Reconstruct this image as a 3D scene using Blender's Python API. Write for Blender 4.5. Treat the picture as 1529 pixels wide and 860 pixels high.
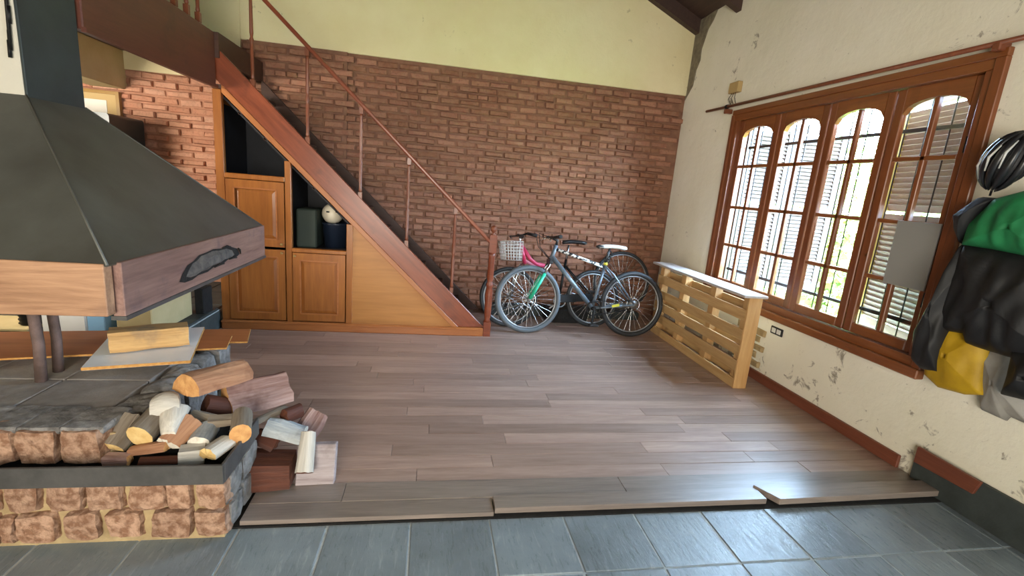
import bpy, bmesh, math, random
from mathutils import Vector, Matrix, noise
random.seed(7)
rnd = random.Random(11)
scene = bpy.context.scene
COL = scene.collection
for o in list(bpy.data.objects): bpy.data.objects.remove(o)

# ------------------------------------------------------------------ camera
YAW, PITCH, ROLL, FPX, CH = math.radians(10.13), math.radians(12.04), math.radians(4.88), 702.0, 1.5
_f = Vector((math.sin(YAW)*math.cos(PITCH), math.cos(YAW)*math.cos(PITCH), -math.sin(PITCH)))
_r0 = Vector((math.cos(YAW), -math.sin(YAW), 0)); _u0 = _r0.cross(_f)
_r = _r0*math.cos(ROLL) + _u0*math.sin(ROLL); _u = -_r0*math.sin(ROLL) + _u0*math.cos(ROLL)
cam_d = bpy.data.cameras.new('camera'); cam = bpy.data.objects.new('camera', cam_d); COL.objects.link(cam)
cam_d.sensor_width = 36; cam_d.lens = FPX/1529*36; cam_d.clip_start = .02
CAM = Vector((0, 0, CH))
cam.matrix_world = Matrix(((_r.x, _u.x, -_f.x, CAM.x), (_r.y, _u.y, -_f.y, CAM.y), (_r.z, _u.z, -_f.z, CAM.z), (0, 0, 0, 1)))
scene.camera = cam

def ray(x, y): return _r*((x-764.5)/FPX) + _u*(-(y-430)/FPX) + _f
def PZ(x, y, z=0): d = ray(x, y); return CAM + d*((z-CH)/d.z)      # point on a horizontal plane
def PX(x, y, X): d = ray(x, y); return CAM + d*(X/d.x)             # point on a wall parallel to the right wall
def PY(x, y, Y): d = ray(x, y); return CAM + d*(Y/d.y)             # point on a wall parallel to the back wall

# ------------------------------------------------------------------ world, lights, exposure
w = bpy.data.worlds.new('sky'); scene.world = w; w.use_nodes = True
bg = w.node_tree.nodes['Background']; bg.inputs[0].default_value = (.50, .73, 1.0, 1); bg.inputs[1].default_value = 30.0
sun_d = bpy.data.lights.new('sun', 'SUN'); sun_d.energy = 34; sun_d.angle = .01; sun_d.color = (1, .93, .78)
sun = bpy.data.objects.new('sun', sun_d); COL.objects.link(sun)
sun.rotation_euler = Vector((.50, -.42, -.76)).to_track_quat('-Z', 'Y').to_euler(); sun.location = (-6, 6, 12)
def area(name, loc, direction, sx, sy, energy, color, portal=False):
    d = bpy.data.lights.new(name, 'AREA'); d.shape = 'RECTANGLE'; d.size = sx; d.size_y = sy; d.energy = energy; d.color = color
    o = bpy.data.objects.new(name, d); COL.objects.link(o); o.location = loc
    o.rotation_euler = Vector(direction).to_track_quat('-Z', 'Z').to_euler()
    if portal: d.cycles.is_portal = True
    return o
area('window_portal', (3.0, 3.37, 1.5), (-1, 0, 0), 2.2, 1.7, 1, (1, 1, 1), True)
area('rear_fill', (-.6, -2.25, 1.35), (-.05, 1, .1), 2.4, 2.2, 100, (1, .92, .80))  # added indoor area light standing in for daylight from behind the camera
area('side_fill', (3.0, -.45, 1.5), (-1, .15, -.1), 1.5, 1.5, 70, (.62, .80, 1))  # added cool fill light in place of a side window
area('kitchen_fill', (-3.7, 3.3, 1.7), (.5, .9, 0), .7, .7, 30, (1, .90, .76))  # added fill light to brighten the left brickwork; no window here
scene.view_settings.view_transform = 'Standard'; scene.view_settings.look = 'None'
scene.view_settings.gamma = 1; scene.view_settings.use_curve_mapping = False
scene.view_settings.exposure = 1.5

# ------------------------------------------------------------------ materials
def lin(c):
    if isinstance(c, str): c = tuple(int(c[i:i+2], 16) for i in (0, 2, 4))
    f = lambda v: v/12.92 if v <= .04045 else ((v+.055)/1.055)**2.4
    return tuple(f(v/255) for v in c) + (1,)
MATS = {}
class NT:
    def __init__(s, name):
        s.m = bpy.data.materials.new(name); s.m.use_nodes = True; s.t = s.m.node_tree; s.n = s.t.nodes; s.l = s.t.links
        s.b = s.n['Principled BSDF']; MATS[name] = s.m
    def node(s, typ, **kw):
        n = s.n.new(typ)
        for k, v in kw.items():
            if k.startswith('i_'): n.inputs[k[2:].replace('_', ' ')].default_value = v
            else: setattr(n, k, v)
        return n
    def link(s, a, b): s.l.new(a, b)
    def math(s, op, a, b=None):
        n = s.n.new('ShaderNodeMath'); n.operation = op
        for i, v in enumerate((a, b)):
            if v is None: continue
            if isinstance(v, (int, float)): n.inputs[i].default_value = v
            else: s.link(v, n.inputs[i])
        return n.outputs[0]
    def mix(s, fac, a, b, typ='MIX'):
        n = s.n.new('ShaderNodeMix'); n.data_type = 'RGBA'; n.blend_type = typ
        for sock, v in ((n.inputs[0], fac), (n.inputs[6], a), (n.inputs[7], b)):
            if isinstance(v, (int, float, tuple)): sock.default_value = v
            else: s.link(v, sock)
        return n.outputs[2]
    def ramp(s, fac, stops):
        n = s.n.new('ShaderNodeValToRGB'); e = n.color_ramp.elements
        while len(e) < len(stops): e.new(.5)
        for el, (p, c) in zip(e, stops): el.position = p; el.color = c if isinstance(c, tuple) else (c, c, c, 1)
        s.link(fac, n.inputs[0]); return n.outputs[0]
    def coords(s, scale=(1, 1, 1), rand=True, tilt=0):
        tc = s.n.new('ShaderNodeTexCoord'); src = tc.outputs['Object']
        if tilt: m0 = s.n.new('ShaderNodeMapping'); m0.inputs['Rotation'].default_value = (0, tilt, 0); s.link(src, m0.inputs[0]); src = m0.outputs[0]
        mp = s.n.new('ShaderNodeMapping'); mp.inputs['Scale'].default_value = scale
        s.link(src, mp.inputs[0])
        if rand:
            oi = s.n.new('ShaderNodeObjectInfo'); v = s.n.new('ShaderNodeVectorMath'); v.operation = 'ADD'
            s.link(mp.outputs[0], v.inputs[0]); s.link(s.math('MULTIPLY', oi.outputs['Random'], 37.0), v.inputs[1]); return v.outputs[0]
        return mp.outputs[0]
    def noise(s, vec, scale, detail=4, rough=.6, dist=0):
        n = s.n.new('ShaderNodeTexNoise'); n.inputs['Scale'].default_value = scale; n.inputs['Detail'].default_value = detail
        n.inputs['Roughness'].default_value = rough; n.inputs['Distortion'].default_value = dist; s.link(vec, n.inputs['Vector']); return n.outputs['Fac']
    def bump(s, h, strength, dist=.01):
        n = s.n.new('ShaderNodeBump'); n.inputs['Strength'].default_value = strength; n.inputs['Distance'].default_value = dist
        s.link(h, n.inputs['Height']); s.link(n.outputs[0], s.b.inputs['Normal'])
    def rnd(s):
        oi = s.n.new('ShaderNodeObjectInfo'); g = s.n.new('ShaderNodeNewGeometry')
        return s.math('FRACT', s.math('ADD', s.math('MULTIPLY', oi.outputs['Random'], 7.31), g.outputs['Random Per Island']))

def rough_mat(name, c1, c2, scale=6, rough=.7, bump=.2, stretch=(1, 1, 1), vary=0., metal=0., detail=5, contrast=(.35, .65), spec=.5, rscale=None):
    s = NT(name); v = s.coords(stretch); f = s.noise(v, scale, detail)
    c = s.mix(s.ramp(f, [(contrast[0], 0.), (contrast[1], 1.)]), lin(c1), lin(c2))
    if vary:
        r = s.rnd(); k = s.math('ADD', s.math('MULTIPLY', r, vary*2), 1-vary)
        hs = s.node('ShaderNodeHueSaturation'); s.link(k, hs.inputs['Value']); s.link(c, hs.inputs['Color']); c = hs.outputs[0]
    s.link(c, s.b.inputs['Base Color']); s.b.inputs['Roughness'].default_value = rough; s.b.inputs['Metallic'].default_value = metal
    s.b.inputs['Specular IOR Level'].default_value = spec
    if bump: s.bump(s.noise(v, (rscale or scale*3), 8, .7), bump, .01 if rscale is None else .03)
    return s.m
def wood_mat(name, c1, c2, axis=0, rough=.4, vary=.0, scale=3, bump=.12, dark=None, spec=.5, coat=0., tilt=0, bd=.004):
    st = [9., 9., 9.]; st[axis] = .7
    s = NT(name); v = s.coords(tuple(st), True, tilt); f = s.noise(v, scale, 6, .65, .8); g = s.noise(v, scale*6, 3, .5)
    f = s.math('ADD', s.math('MULTIPLY', f, .75), s.math('MULTIPLY', g, .25))
    c = s.mix(s.ramp(f, [(.36, 0.), (.64, 1.)]), lin(c1), lin(c2))
    if dark:
        d = s.noise(s.coords((2, 2, 2)), 3, 4); c = s.mix(s.ramp(d, [(.55, 0.), (.75, .8)]), c, lin(dark))
    if vary:
        k = s.math('ADD', s.math('MULTIPLY', s.rnd(), vary*2), 1-vary)
        hs = s.node('ShaderNodeHueSaturation'); s.link(k, hs.inputs['Value']); s.link(c, hs.inputs['Color']); c = hs.outputs[0]
    s.link(c, s.b.inputs['Base Color']); s.b.inputs['Roughness'].default_value = rough; s.b.inputs['Specular IOR Level'].default_value = spec
    s.b.inputs['Coat Weight'].default_value = coat; s.b.inputs['Coat Roughness'].default_value = .2
    s.bump(f, bump, bd); return s.m
def plain(name, c, rough=.5, metal=0., spec=.5):
    return rough_mat(name, c, c, rough=rough, metal=metal, bump=0, spec=spec)

def brick_mat(name, a, b, c3):
    s = NT(name); v = s.coords(); r = s.rnd()
    c = s.ramp(r, [(0., lin(a)), (.5, lin(b)), (1., lin(c3))])
    f = s.noise(v, 14, 6); c = s.mix(s.ramp(f, [(.4, 0.), (.75, .55)]), c, lin('a07f68'))
    c = s.mix(s.ramp(s.noise(v, 40, 4), [(.5, 0.), (.8, .5)]), c, lin('4d2d22'))
    s.link(c, s.b.inputs['Base Color']); s.b.inputs['Roughness'].default_value = .85; s.b.inputs['Specular IOR Level'].default_value = .25
    s.bump(s.noise(v, 45, 6), .5, .006)
brick_mat('brick_brown', '845a44', '906350', 'a4745e')
brick_mat('brick_orange', 'ae7860', 'ba866c', 'c89a82')
rough_mat('mortar_brown', '765242', '8c6650', 9, .9, .6)
rough_mat('mortar_orange', '9f7159', 'b3846b', 9, .9, .6)
rough_mat('mortar_sand', '9a845f', 'b39d74', 12, .95, .8)
def plaster(name, base, base2, stain, low=None):
    s = NT(name); v = s.coords(rand=False); f = s.noise(v, 1.3, 5)
    c = s.mix(s.ramp(f, [(.35, 0.), (.7, 1.)]), lin(base), lin(base2))
    big = s.noise(v, 1.1, 3); m = s.noise(v, 8.5, 6, .7, .6)
    thr = s.math('ADD', s.math('MULTIPLY', big, .34), s.math('MULTIPLY', m, .7))
    if low is not None:
        tc = s.node('ShaderNodeTexCoord'); sp = s.node('ShaderNodeSeparateXYZ'); s.link(tc.outputs['Object'], sp.inputs[0])
        d = s.math('MULTIPLY', s.math('MAXIMUM', s.math('SUBTRACT', low, sp.outputs[2]), 0.), .09); thr = s.math('ADD', thr, d)
    c = s.mix(s.ramp(thr, [(.64, 0.), (.69, .8)]), c, lin(stain))
    fine = s.noise(v, 30, 5, .7); c = s.mix(s.ramp(fine, [(.66, 0.), (.74, .45)]), c, lin(stain))
    s.link(c, s.b.inputs['Base Color']); s.b.inputs['Roughness'].default_value = .85; s.b.inputs['Specular IOR Level'].default_value = .2
    s.bump(s.math('ADD', s.noise(v, 6, 5), s.math('MULTIPLY', thr, -.6)), .35, .02)
plaster('plaster_cream', 'e0d3a6', 'e9dfb8', '9a8e6c')
plaster('plaster_white', 'e6e2cf', 'efebdd', '7d7466', .9)
plaster('plaster_column', 'c3bfb2', 'cfcabb', '77726a')
rough_mat('plaster_tan', 'b7a578', 'c3b184', 4, .85, .15)
wood_mat('floor_wood', '8c7366', 'a88f81', 0, .34, .20, 2.2, .10, spec=.8)
wood_mat('threshold_wood', '6e635b', '8a7d73', 0, .32, .10, 2.2, .12, spec=.8)
wood_mat('stair_wood', '6e3522', '86452c', 0, .32, .08, 2.0, .08, dark='4e261b')
wood_mat('stair_diag', '6e3522', '8a482e', 0, .28, 0, 1.8, .08, dark='5a2c1e', tilt=-.771); wood_mat('trim_diag', '97592f', 'ad6d3c', 0, .35, 0, 1.6, .05, tilt=-.771)
wood_mat('dark_wood', '39231b', '4a2e22', 0, .45, .1, 2.0, .1)
wood_mat('dark_wood_y', '4d2a20', '5e3427', 1, .4, .05, 2.0, .1, dark='38211b')
wood_mat('ceiling_wood', '3b2a24', '4a352d', 1, .6, .1)
wood_mat('post_wood', '6b3a26', '80482f', 2, .3, 0, 2, .05)
wood_mat('cabinet_wood', '8a5226', 'a4662f', 2, .3, .05, 1.6, .05)
wood_mat('trim_wood', '97592f', 'ad6d3c', 0, .35, .05, 1.6, .05)
wood_mat('plywood', 'a06a33', 'b57c40', 0, .4, 0, 1.0, .05)
wood_mat('window_wood', '6a381c', '804826', 2, .3, .06, 1.8, .06)
wood_mat('window_wood_y', '744020', '8a5229', 1, .3, .06, 1.8, .06)
wood_mat('pallet_wood', 'b08a58', 'c9a674', 1, .6, .1, 2.0, .12)
wood_mat('pallet_wood_z', 'b58a55', 'cba470', 2, .6, .1, 2.0, .12)
wood_mat('shelf_top', 'a9a19c', 'bdb6b2', 1, .35, 0, 2, .05)
wood_mat('mantel_front', '7a563e', 'b48c6c', 0, .5, 0, 1.3, .6, dark='8a6a55', bd=.01)
wood_mat('mantel_side', '6c4f47', '947468', 1, .5, 0, 1.4, .5, dark='54434a', bd=.01)
wood_mat('baseboard_wood', '6a3a2a', '7d4835', 1, .4, .05)
wood_mat('fibreboard', 'a05e34', 'b87243', 0, .5, .05, 1.0, .04)
rough_mat('board_edge', 'cf9f5a', 'b9813f', 60, .8, .2)
rough_mat('board_white', 'eeeeec', 'f2f2f0', 5, .35, 0)
rough_mat('charred', '4a4644', '6e6660', 18, .9, .8)
rough_mat('soot', '121110', '1e1c1a', 18, .95, .6)
rough_mat('hood_steel', '46453f', '595a54', 2.2, .42, .06, metal=.2, detail=8)
rough_mat('flue_steel', '2f3738', '3a4344', 3, .5, .05, metal=.25)
rough_mat('band_steel', '4a4947', '5a5856', 8, .5, .15, metal=.4)
rough_mat('iron', '191919', '242322', 10, .5, .1, metal=.6)
rough_mat('granite_pink', '9d7256', 'd4ab8e', 30, .9, 1.0, vary=.12, rscale=40, contrast=(.40, .60))
rough_mat('granite_grey', '76726e', 'a5a19d', 16, .85, 1.0, vary=.12, rscale=30, contrast=(.38, .62))
rough_mat('slate_top', '877f78', 'a8a098', 5, .7, .8, vary=.12)
rough_mat('rust_post', '5b4a43', '75605a', 12, .7, .5, metal=.2)
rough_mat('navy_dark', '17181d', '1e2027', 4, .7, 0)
def slate():
    s = NT('slate'); v = s.coords((1, 1, 1)); st = s.coords((5, .9, 1))
    f = s.noise(v, 3, 6); g = s.noise(st, 9, 6, .7, .5)
    c = s.mix(s.ramp(f, [(.3, 0.), (.7, 1.)]), lin('626b6f'), lin('7d888c'))
    c = s.mix(s.ramp(g, [(.55, 0.), (.75, .5)]), c, lin('a8b1b4'))
    k = s.math('ADD', s.math('MULTIPLY', s.rnd(), .3), .85); hs = s.node('ShaderNodeHueSaturation'); s.link(k, hs.inputs['Value']); s.link(c, hs.inputs['Color'])
    s.link(hs.outputs[0], s.b.inputs['Base Color']); s.link(s.ramp(g, [(.3, .22), (.7, .42)]), s.b.inputs['Roughness'])
    s.bump(s.math('ADD', f, s.math('MULTIPLY', g, .6)), .35, .01)
slate()
rough_mat('slate_grout', '9aa0a0', 'b4baba', 20, .9, .4)
rough_mat('slate_dark', '2e3433', '3d4443', 8, .6, .3)
def log_mats():
    wood_mat('log_white', 'a9a49a', 'cfc9bd', 0, .8, .06, 2.5, .5, bd=.015)
    wood_mat('log_grey', '6b5f51', '8f8372', 0, .85, .06, 2.5, .6, bd=.015)
    wood_mat('log_weathered', '857878', 'aaa0a0', 0, .85, 0, 2.0, .7, dark='6a5c5a'); wood_mat('log_pink', '7d5a50', 'b1968e', 0, .85, .06, 2.0, .7, dark='5e3b2f', bd=.015)
    wood_mat('log_orange', '84573c', 'b08463', 0, .85, .06, 2.0, .6, dark='5e3524', bd=.015)
    wood_mat('log_brown', '3c1c10', '5a2e1b', 0, .7, .06, 2.0, .5, bd=.015)
    wood_mat('log_blue', '8f9699', 'c0c5c6', 0, .85, .06, 2.0, .6, dark='4f4a46', bd=.015)
    wood_mat('log_gold', '9a7446', 'cba36a', 0, .8, 0, 1.6, .6, dark='6e6256', bd=.015)
    rough_mat('end_yellow', 'c9a567', 'dbbf83', 25, .85, .3)
    rough_mat('end_orange', 'b8834f', 'd0a066', 25, .85, .3)
    rough_mat('end_brown', '4d2717', '673922', 25, .85, .3)
    rough_mat('end_white', 'bdb6a6', 'd8d2c4', 25, .85, .3)
log_mats()
for nm, c, ro in (('rubber', '26282a', .6), ('rubber_grey', '565d62', .6), ('black_plastic', '17181a', .4), ('white_plastic', 'd9d7d2', .4), ('green_paint', '2fae86', .35),
                  ('pink_paint', 'c0365a', .3), ('pale_pink', 'd98aa0', .3), ('cream_ball', 'e0d6c0', .4), ('blue_card', '8fbfe6', .6), ('teal', '26373b', .35), ('yellow_sticker', 'c9c13c', .4),
                  ('grey_card', '8c8b88', .8), ('mat_board', 'b59a68', .7), ('paper', 'd8d5cc', .8), ('hat_grey', '8f897e', .8), ('dark_green', '27332c', .7), ('bin_navy', '1b2434', .35), ('brass', '96753f', .3)):
    plain(nm, c, ro)
plain('chrome', 'c4c6c8', .25, 1.); plain('alu_dull', '9a9b9b', .4, .8); rough_mat('frame_grey', '5f6a72', '77828a', 10, .35, 0, metal=.3)
rough_mat('frame_white_text', 'e2e2de', '1f2226', 26, .4, 0, contrast=(.49, .51), detail=1)
rough_mat('cloth_black', '0e0f12', '18191d', 8, .6, .1); rough_mat('cloth_green', '14683c', '1c7d4a', 8, .7, .1)
rough_mat('cloth_yellow', 'a8840a', 'bd9814', 8, .6, .15); rough_mat('cloth_grey', '8c8984', '9d9a94', 8, .8, .1)
rough_mat('helmet_black', '16171a', '202125', 6, .3, 0); plain('helmet_white', 'c9cac8', .35)
rough_mat('leaf_green', '5b7a2a', '93ab48', 3, .6, 0, vary=.35); rough_mat('grass', '5f7a35', '7f9447', 5, .9, .3); rough_mat('bark', '5a4a3a', '6e5d4a', 9, .9, .4)
wood_mat('shutter_wood', '6e564a', '826a5c', 1, .5, .05); wood_mat('shutter_dark', '35261f', '45332a', 1, .5, .05); wood_mat('shutter_sunlit', '9c8238', 'b09648', 2, .5, .05); rough_mat('garden_wall', 'b9b3a2', 'cac4b4', 3, .9, .2)  # yellow end-stile wood has sunlight put into its colour
s = NT('glass'); s.n.remove(s.b); tr = s.node('ShaderNodeBsdfTransparent'); gl = s.node('ShaderNodeBsdfGlossy'); gl.inputs['Roughness'].default_value = .03
mx = s.node('ShaderNodeMixShader'); mx.inputs[0].default_value = .07; s.link(tr.outputs[0], mx.inputs[1]); s.link(gl.outputs[0], mx.inputs[2])
s.link(mx.outputs[0], s.n['Material Output'].inputs[0])

# ------------------------------------------------------------------ mesh helpers
class MB:
    def __init__(s): s.v = []; s.f = []; s.sm = []
    def add(s, vs, fs, smooth=False):
        n = len(s.v); s.v += [Vector(p) for p in vs]; s.f += [tuple(n+i for i in f) for f in fs]; s.sm += [smooth]*len(fs); return s
    def box(s, x0, x1, y0, y1, z0, z1):
        return s.add([(x0,y0,z0),(x1,y0,z0),(x1,y1,z0),(x0,y1,z0),(x0,y0,z1),(x1,y0,z1),(x1,y1,z1),(x0,y1,z1)],
                     [(3,2,1,0),(4,5,6,7),(0,1,5,4),(1,2,6,5),(2,3,7,6),(3,0,4,7)])
    def obox(s, c, ax, ay, az):     # oriented box from centre and three half vectors
        c, ax, ay, az = map(Vector, (c, ax, ay, az)); P = []
        for k in (-1, 1):
            for (i, j) in ((-1,-1),(1,-1),(1,1),(-1,1)): P.append(c+ax*i+ay*j+az*k)
        return s.add(P, [(3,2,1,0),(4,5,6,7),(0,1,5,4),(1,2,6,5),(2,3,7,6),(3,0,4,7)])
    def bar(s, a, b, w, h, up=(0,0,1)):
        a, b = Vector(a), Vector(b); d = (b-a); L = d.length; d.normalize(); up = Vector(up)
        if abs(d.dot(up)) > .99: up = Vector((0,1,0))
        r = d.cross(up).normalized(); u = r.cross(d)
        return s.obox((a+b)/2, d*L/2, r*w/2, u*h/2)
    def prism(s, poly, d, cap=True):  # poly: list of 3D points, extruded by vector d
        n = len(poly); d = Vector(d); P = [Vector(p) for p in poly]; P += [p+d for p in P]
        F = [(i, (i+1) % n, n+(i+1) % n, n+i) for i in range(n)]
        if cap: F += [tuple(reversed(range(n))), tuple(range(n, 2*n))]
        return s.add(P, F)
    def tube(s, pts, r, n=8, closed=False, cap=True):
        pts = [Vector(p) for p in pts]; m = len(pts); rs = r if isinstance(r, (list, tuple)) else [r]*m; P = []; F = []
        prev = None
        for i, p in enumerate(pts):
            if closed: t = (pts[(i+1) % m]-pts[i-1])
            else: t = pts[min(i+1, m-1)]-pts[max(i-1, 0)]
            t.normalize()
            if prev is None: a = t.orthogonal().normalized()
            else: a = (prev - t*prev.dot(t)).normalized()
            prev = a; b = t.cross(a)
            for k in range(n):
                an = 2*math.pi*k/n; P.append(p+(a*math.cos(an)+b*math.sin(an))*rs[i])
        for i in range(m if closed else m-1):
            j = (i+1) % m
            for k in range(n): F.append((i*n+k, i*n+(k+1) % n, j*n+(k+1) % n, j*n+k))
        s.add(P, F, True)
        if cap and not closed:
            b0 = len(s.v)-len(P); s.f += [tuple(b0+k for k in reversed(range(n))), tuple(b0+(m-1)*n+k for k in range(n))]; s.sm += [False, False]
        return s
    def lathe(s, prof, c, n=16, axis='Z'):
        c = Vector(c); P = []; F = []
        for (r, h) in prof:
            for k in range(n):
                a = 2*math.pi*k/n; x, y = r*math.cos(a), r*math.sin(a)
                P.append(c+Vector((x, y, h) if axis == 'Z' else ((x, h, y) if axis == 'Y' else (h, x, y))))
        m = len(prof)
        for i in range(m-1):
            for k in range(n): F.append((i*n+k, i*n+(k+1) % n, (i+1)*n+(k+1) % n, (i+1)*n+k))
        s.add(P, F, True); b0 = len(s.v)-len(P)
        s.f += [tuple(b0+k for k in reversed(range(n))), tuple(b0+(m-1)*n+k for k in range(n))]; s.sm += [False, False]
        return s
    def torus(s, c, R, r, axis='Y', n=48, m=8):
        c = Vector(c); pts = []
        for i in range(n):
            a = 2*math.pi*i/n; x, y = R*math.cos(a), R*math.sin(a)
            pts.append(c+Vector((x, 0, y) if axis == 'Y' else ((x, y, 0) if axis == 'Z' else (0, x, y))))
        return s.tube(pts, r, m, closed=True)
    def mesh(s, name, mat, origin=(0,0,0), bevel=0, seg=1):
        o = Vector(origin); me = bpy.data.meshes.new(name); me.from_pydata([v-o for v in s.v], [], s.f)
        for p, sm in zip(me.polygons, s.sm): p.use_smooth = sm
        bm = bmesh.new(); bm.from_mesh(me)
        bmesh.ops.recalc_face_normals(bm, faces=bm.faces)
        if bevel: bmesh.ops.bevel(bm, geom=list(bm.edges), offset=bevel, segments=seg, profile=.6, affect='EDGES')
        bm.to_mesh(me); bm.free(); me.materials.append(MATS[mat]); return me
    def build(s, name, mat, parent=None, origin=None, bevel=0, seg=1):
        if origin is None: origin = world_origin(parent) if parent else (0, 0, 0)
        me = s.mesh(name, mat, origin, bevel, seg); o = bpy.data.objects.new(name, me); COL.objects.link(o)
        if parent: o.parent = parent
        else: o.location = origin
        return o
def world_origin(o):
    v = Vector((0, 0, 0))
    while o: v = v+o.location; o = o.parent
    return v
def inst(me, name, parent, loc, rot=(0,0,0)):
    o = bpy.data.objects.new(name, me); COL.objects.link(o); o.location = Vector(loc)-world_origin(parent); o.rotation_euler = rot; o.parent = parent; return o
def tag(o, label=None, cat=None, group=None, kind=None):
    if label: o['label'] = label
    if cat: o['category'] = cat
    if group: o['group'] = group
    if kind: o['kind'] = kind
    return o
def thing(name, loc, label, cat, group=None, rot=(0,0,0)):
    o = bpy.data.objects.new(name, None); COL.objects.link(o); o.location = loc; o.rotation_euler = rot; o.empty_display_size = .1
    return tag(o, label, cat, group)
def struct(o): o['kind'] = 'structure'; return o

XR, YB = 2.92, 5.63
# ------------------------------------------------------------------ room shell
fl = struct(MB().box(-5.2, 3.3, -2.6, 5.9, -.2, -.029).build('floor', 'slate_grout'))
mb = MB().box(-5.2, 3.12, 1.905, 5.83, -.029, -.022); mb.build('plank_bed', 'soot', fl)
def plank(x0, x1, y0, y1, z1=0., mat='floor_wood', t=.022, tilt=0):
    m = MB().box(x0+.001, x1-.001, y0+.001, y1-.001, z1-t, z1)
    c = ((x0+x1)/2, (y0+y1)/2, z1)
    o = m.build('plank', mat, None, c, .0015); o.parent = fl; o.location = Vector(c)-fl.location; o.rotation_euler = (0, tilt, 0); return o
rr = random.Random(3); y = 2.165; row = 0
while y < YB-.02:
    h = .117 if y < 5.4 else YB-y; h = min(h, YB-y); x = -2.2 if y > 3.0 else -1.1
    cut = x - rr.uniform(0, 1.1)
    while cut < XR:
        nx = cut+rr.uniform(.85, 1.75)
        if nx > XR-.35: nx = XR
        if nx > x: plank(max(cut, x), nx, y, y+h, rr.uniform(-.0012, .0012))
        cut = nx
    y += h; row += 1
for a, b in ((-.76, -.36), (-.36, 1.06), (1.06, XR)): plank(a, b, 2.022, 2.165, .004, 'threshold_wood')
plank(-.76, .348, 1.912, 2.022, .002, 'threshold_wood'); plank(.352, 1.80, 1.925, 2.024, .014, 'threshold_wood', .03)
c_ = MB().prism([(1.79, 2.03, -.008), (1.86, 1.905, -.008), (3.0, 1.93, -.008), (2.9, 2.03, -.008)], (0, 0, .034)); o = c_.build('plank', 'threshold_wood', fl, None, .002)
# slate tiles
xs = [-.395+.3595*k for k in range(-12, 11)]
for r, (ya, yb) in enumerate(((1.567, 1.903), (1.21, 1.562), (.85, 1.205), (.49, .845))):
    for i in range(len(xs)-1):
        a, b = xs[i]+.0035, xs[i+1]-.0035
        if b > XR+.02: b = XR
        if a > XR-.05 or (a < -.8 and ya > 1.5 and False): continue
        j = lambda: rr.uniform(-.006, .006)
        m = MB().prism([(a+j()*.5, ya+j()*.4, -.045), (b+j()*.5, ya+j()*.4, -.045), (b+j()*.5, yb+j()*.3, -.045), (a+j()*.5, yb+j()*.3, -.045)], (0, 0, .019+rr.uniform(-.001, .002)))
        m.build('slate_tile', 'slate', fl, None, .004)
# back wall
wb = struct(MB().box(-5.2, 3.3, YB, YB+.2, -.2, 5.6).build('wall_back', 'mortar_brown'))
MB().box(-2.02, XR, YB-.028, YB, 2.742, 5.6).build('plaster', 'plaster_cream', wb, None, .006)
MB().box(-5.0, -2.02, YB-.028, YB, 2.33, 5.6).build('plaster', 'plaster_cream', wb)
MB().box(-5.0, -1.95, YB-.004, YB, 0, 2.33).build('mortar', 'mortar_orange', wb)
def brick_meshes(prefix, mat, n, L, H):
    out = []
    for k in range(n):
        g = random.Random(k*7+1); j = lambda a: g.uniform(-a, a); l = L*(1+j(.08)); h = H*(1+j(.10)); d = .014+g.uniform(0, .022)
        back = [(-l/2+j(.004), .01, -h/2+j(.004)), (l/2+j(.004), .01, -h/2+j(.004)), (l/2+j(.004), .01, h/2+j(.004)), (-l/2+j(.004), .01, h/2+j(.004))]
        mid = [(p[0]*.985+j(.002), -d*.6, p[2]*.95+j(.002)) for p in back]
        fr = [(p[0]*.9+j(.006), -d+j(.003), p[2]*.74+j(.004)) for p in back]
        ctr = [(j(.02), -d-g.uniform(0, .004), j(.006))]
        F = [(0,1,5,4),(1,2,6,5),(2,3,7,6),(3,0,4,7),(4,5,9,8),(5,6,10,9),(6,7,11,10),(7,4,8,11),(8,9,12),(9,10,12),(10,11,12),(11,8,12)]
        m = MB().add(back+mid+fr+ctr, F); out.append(m.mesh(prefix, mat))
    return out
BL, BH = .205, .056; PITX, PITZ = .222, .0745
vb = brick_meshes('brick', 'brick_brown', 14, BL, BH); vo = brick_meshes('brick', 'brick_orange', 8, BL, BH)
spots = []; br = random.Random(5)
rows = int(2.735/PITZ)
for r in range(rows):
    z = .03+PITZ*(r+.5); off = (r % 2)*PITX/2 + br.uniform(-.02, .02)
    k0 = int((-2.0-off)/PITX)-1; x = k0*PITX+off
    while x < XR-.05:
        if x > -1.95:
            pil = x < -.97
            if not (r % 5 == 2 and br.random() < .8): spots.append((x+br.uniform(-.006, .006), YB-(.05 if pil else 0), z+br.uniform(-.003, .003), br.randrange(14), br.uniform(-.02, .02)))
            else:
                for q in (-.25, .25): spots.append((x+q*PITX, YB-(.05 if pil else 0), z, -1-br.randrange(14), 0))
        x += PITX
MB().box(-1.95, -.97, YB-.05, YB, 0, 2.742).build('pilaster', 'mortar_brown', wb)
def stair_line(x): return .65-.972*x
def vis(s):   # bricks not hidden by the stairs, largest first
    x, yy, z = s[:3]
    hid = (x < .62 and z < .585-.972*x) or (z < .7 and x > 0) or x > 2.75
    return (0 if not hid else 1, (Vector((x, yy, z))-CAM).length)
spots.sort(key=vis)
def put_brick(s, meshes):
    half = s[3] < 0; me = meshes[(-1-s[3]) if half else s[3] % len(meshes)]
    o = inst(me, 'brick', wb, s[:3], (0, s[4], 0))
    if half: o.scale = (.5, 1, 1)
def join_bricks(ss, meshes, name, mat):
    m = MB()
    for s in ss:
        me = meshes[(-1-s[3]) if s[3] < 0 else s[3] % len(meshes)]; k = .5 if s[3] < 0 else 1
        m.add([(v.co.x*k+s[0], v.co.y+s[1], v.co.z+s[2]) for v in me.vertices], [tuple(p.vertices) for p in me.polygons])
    o = m.build(name, mat, wb); o['kind'] = 'stuff'
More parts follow.
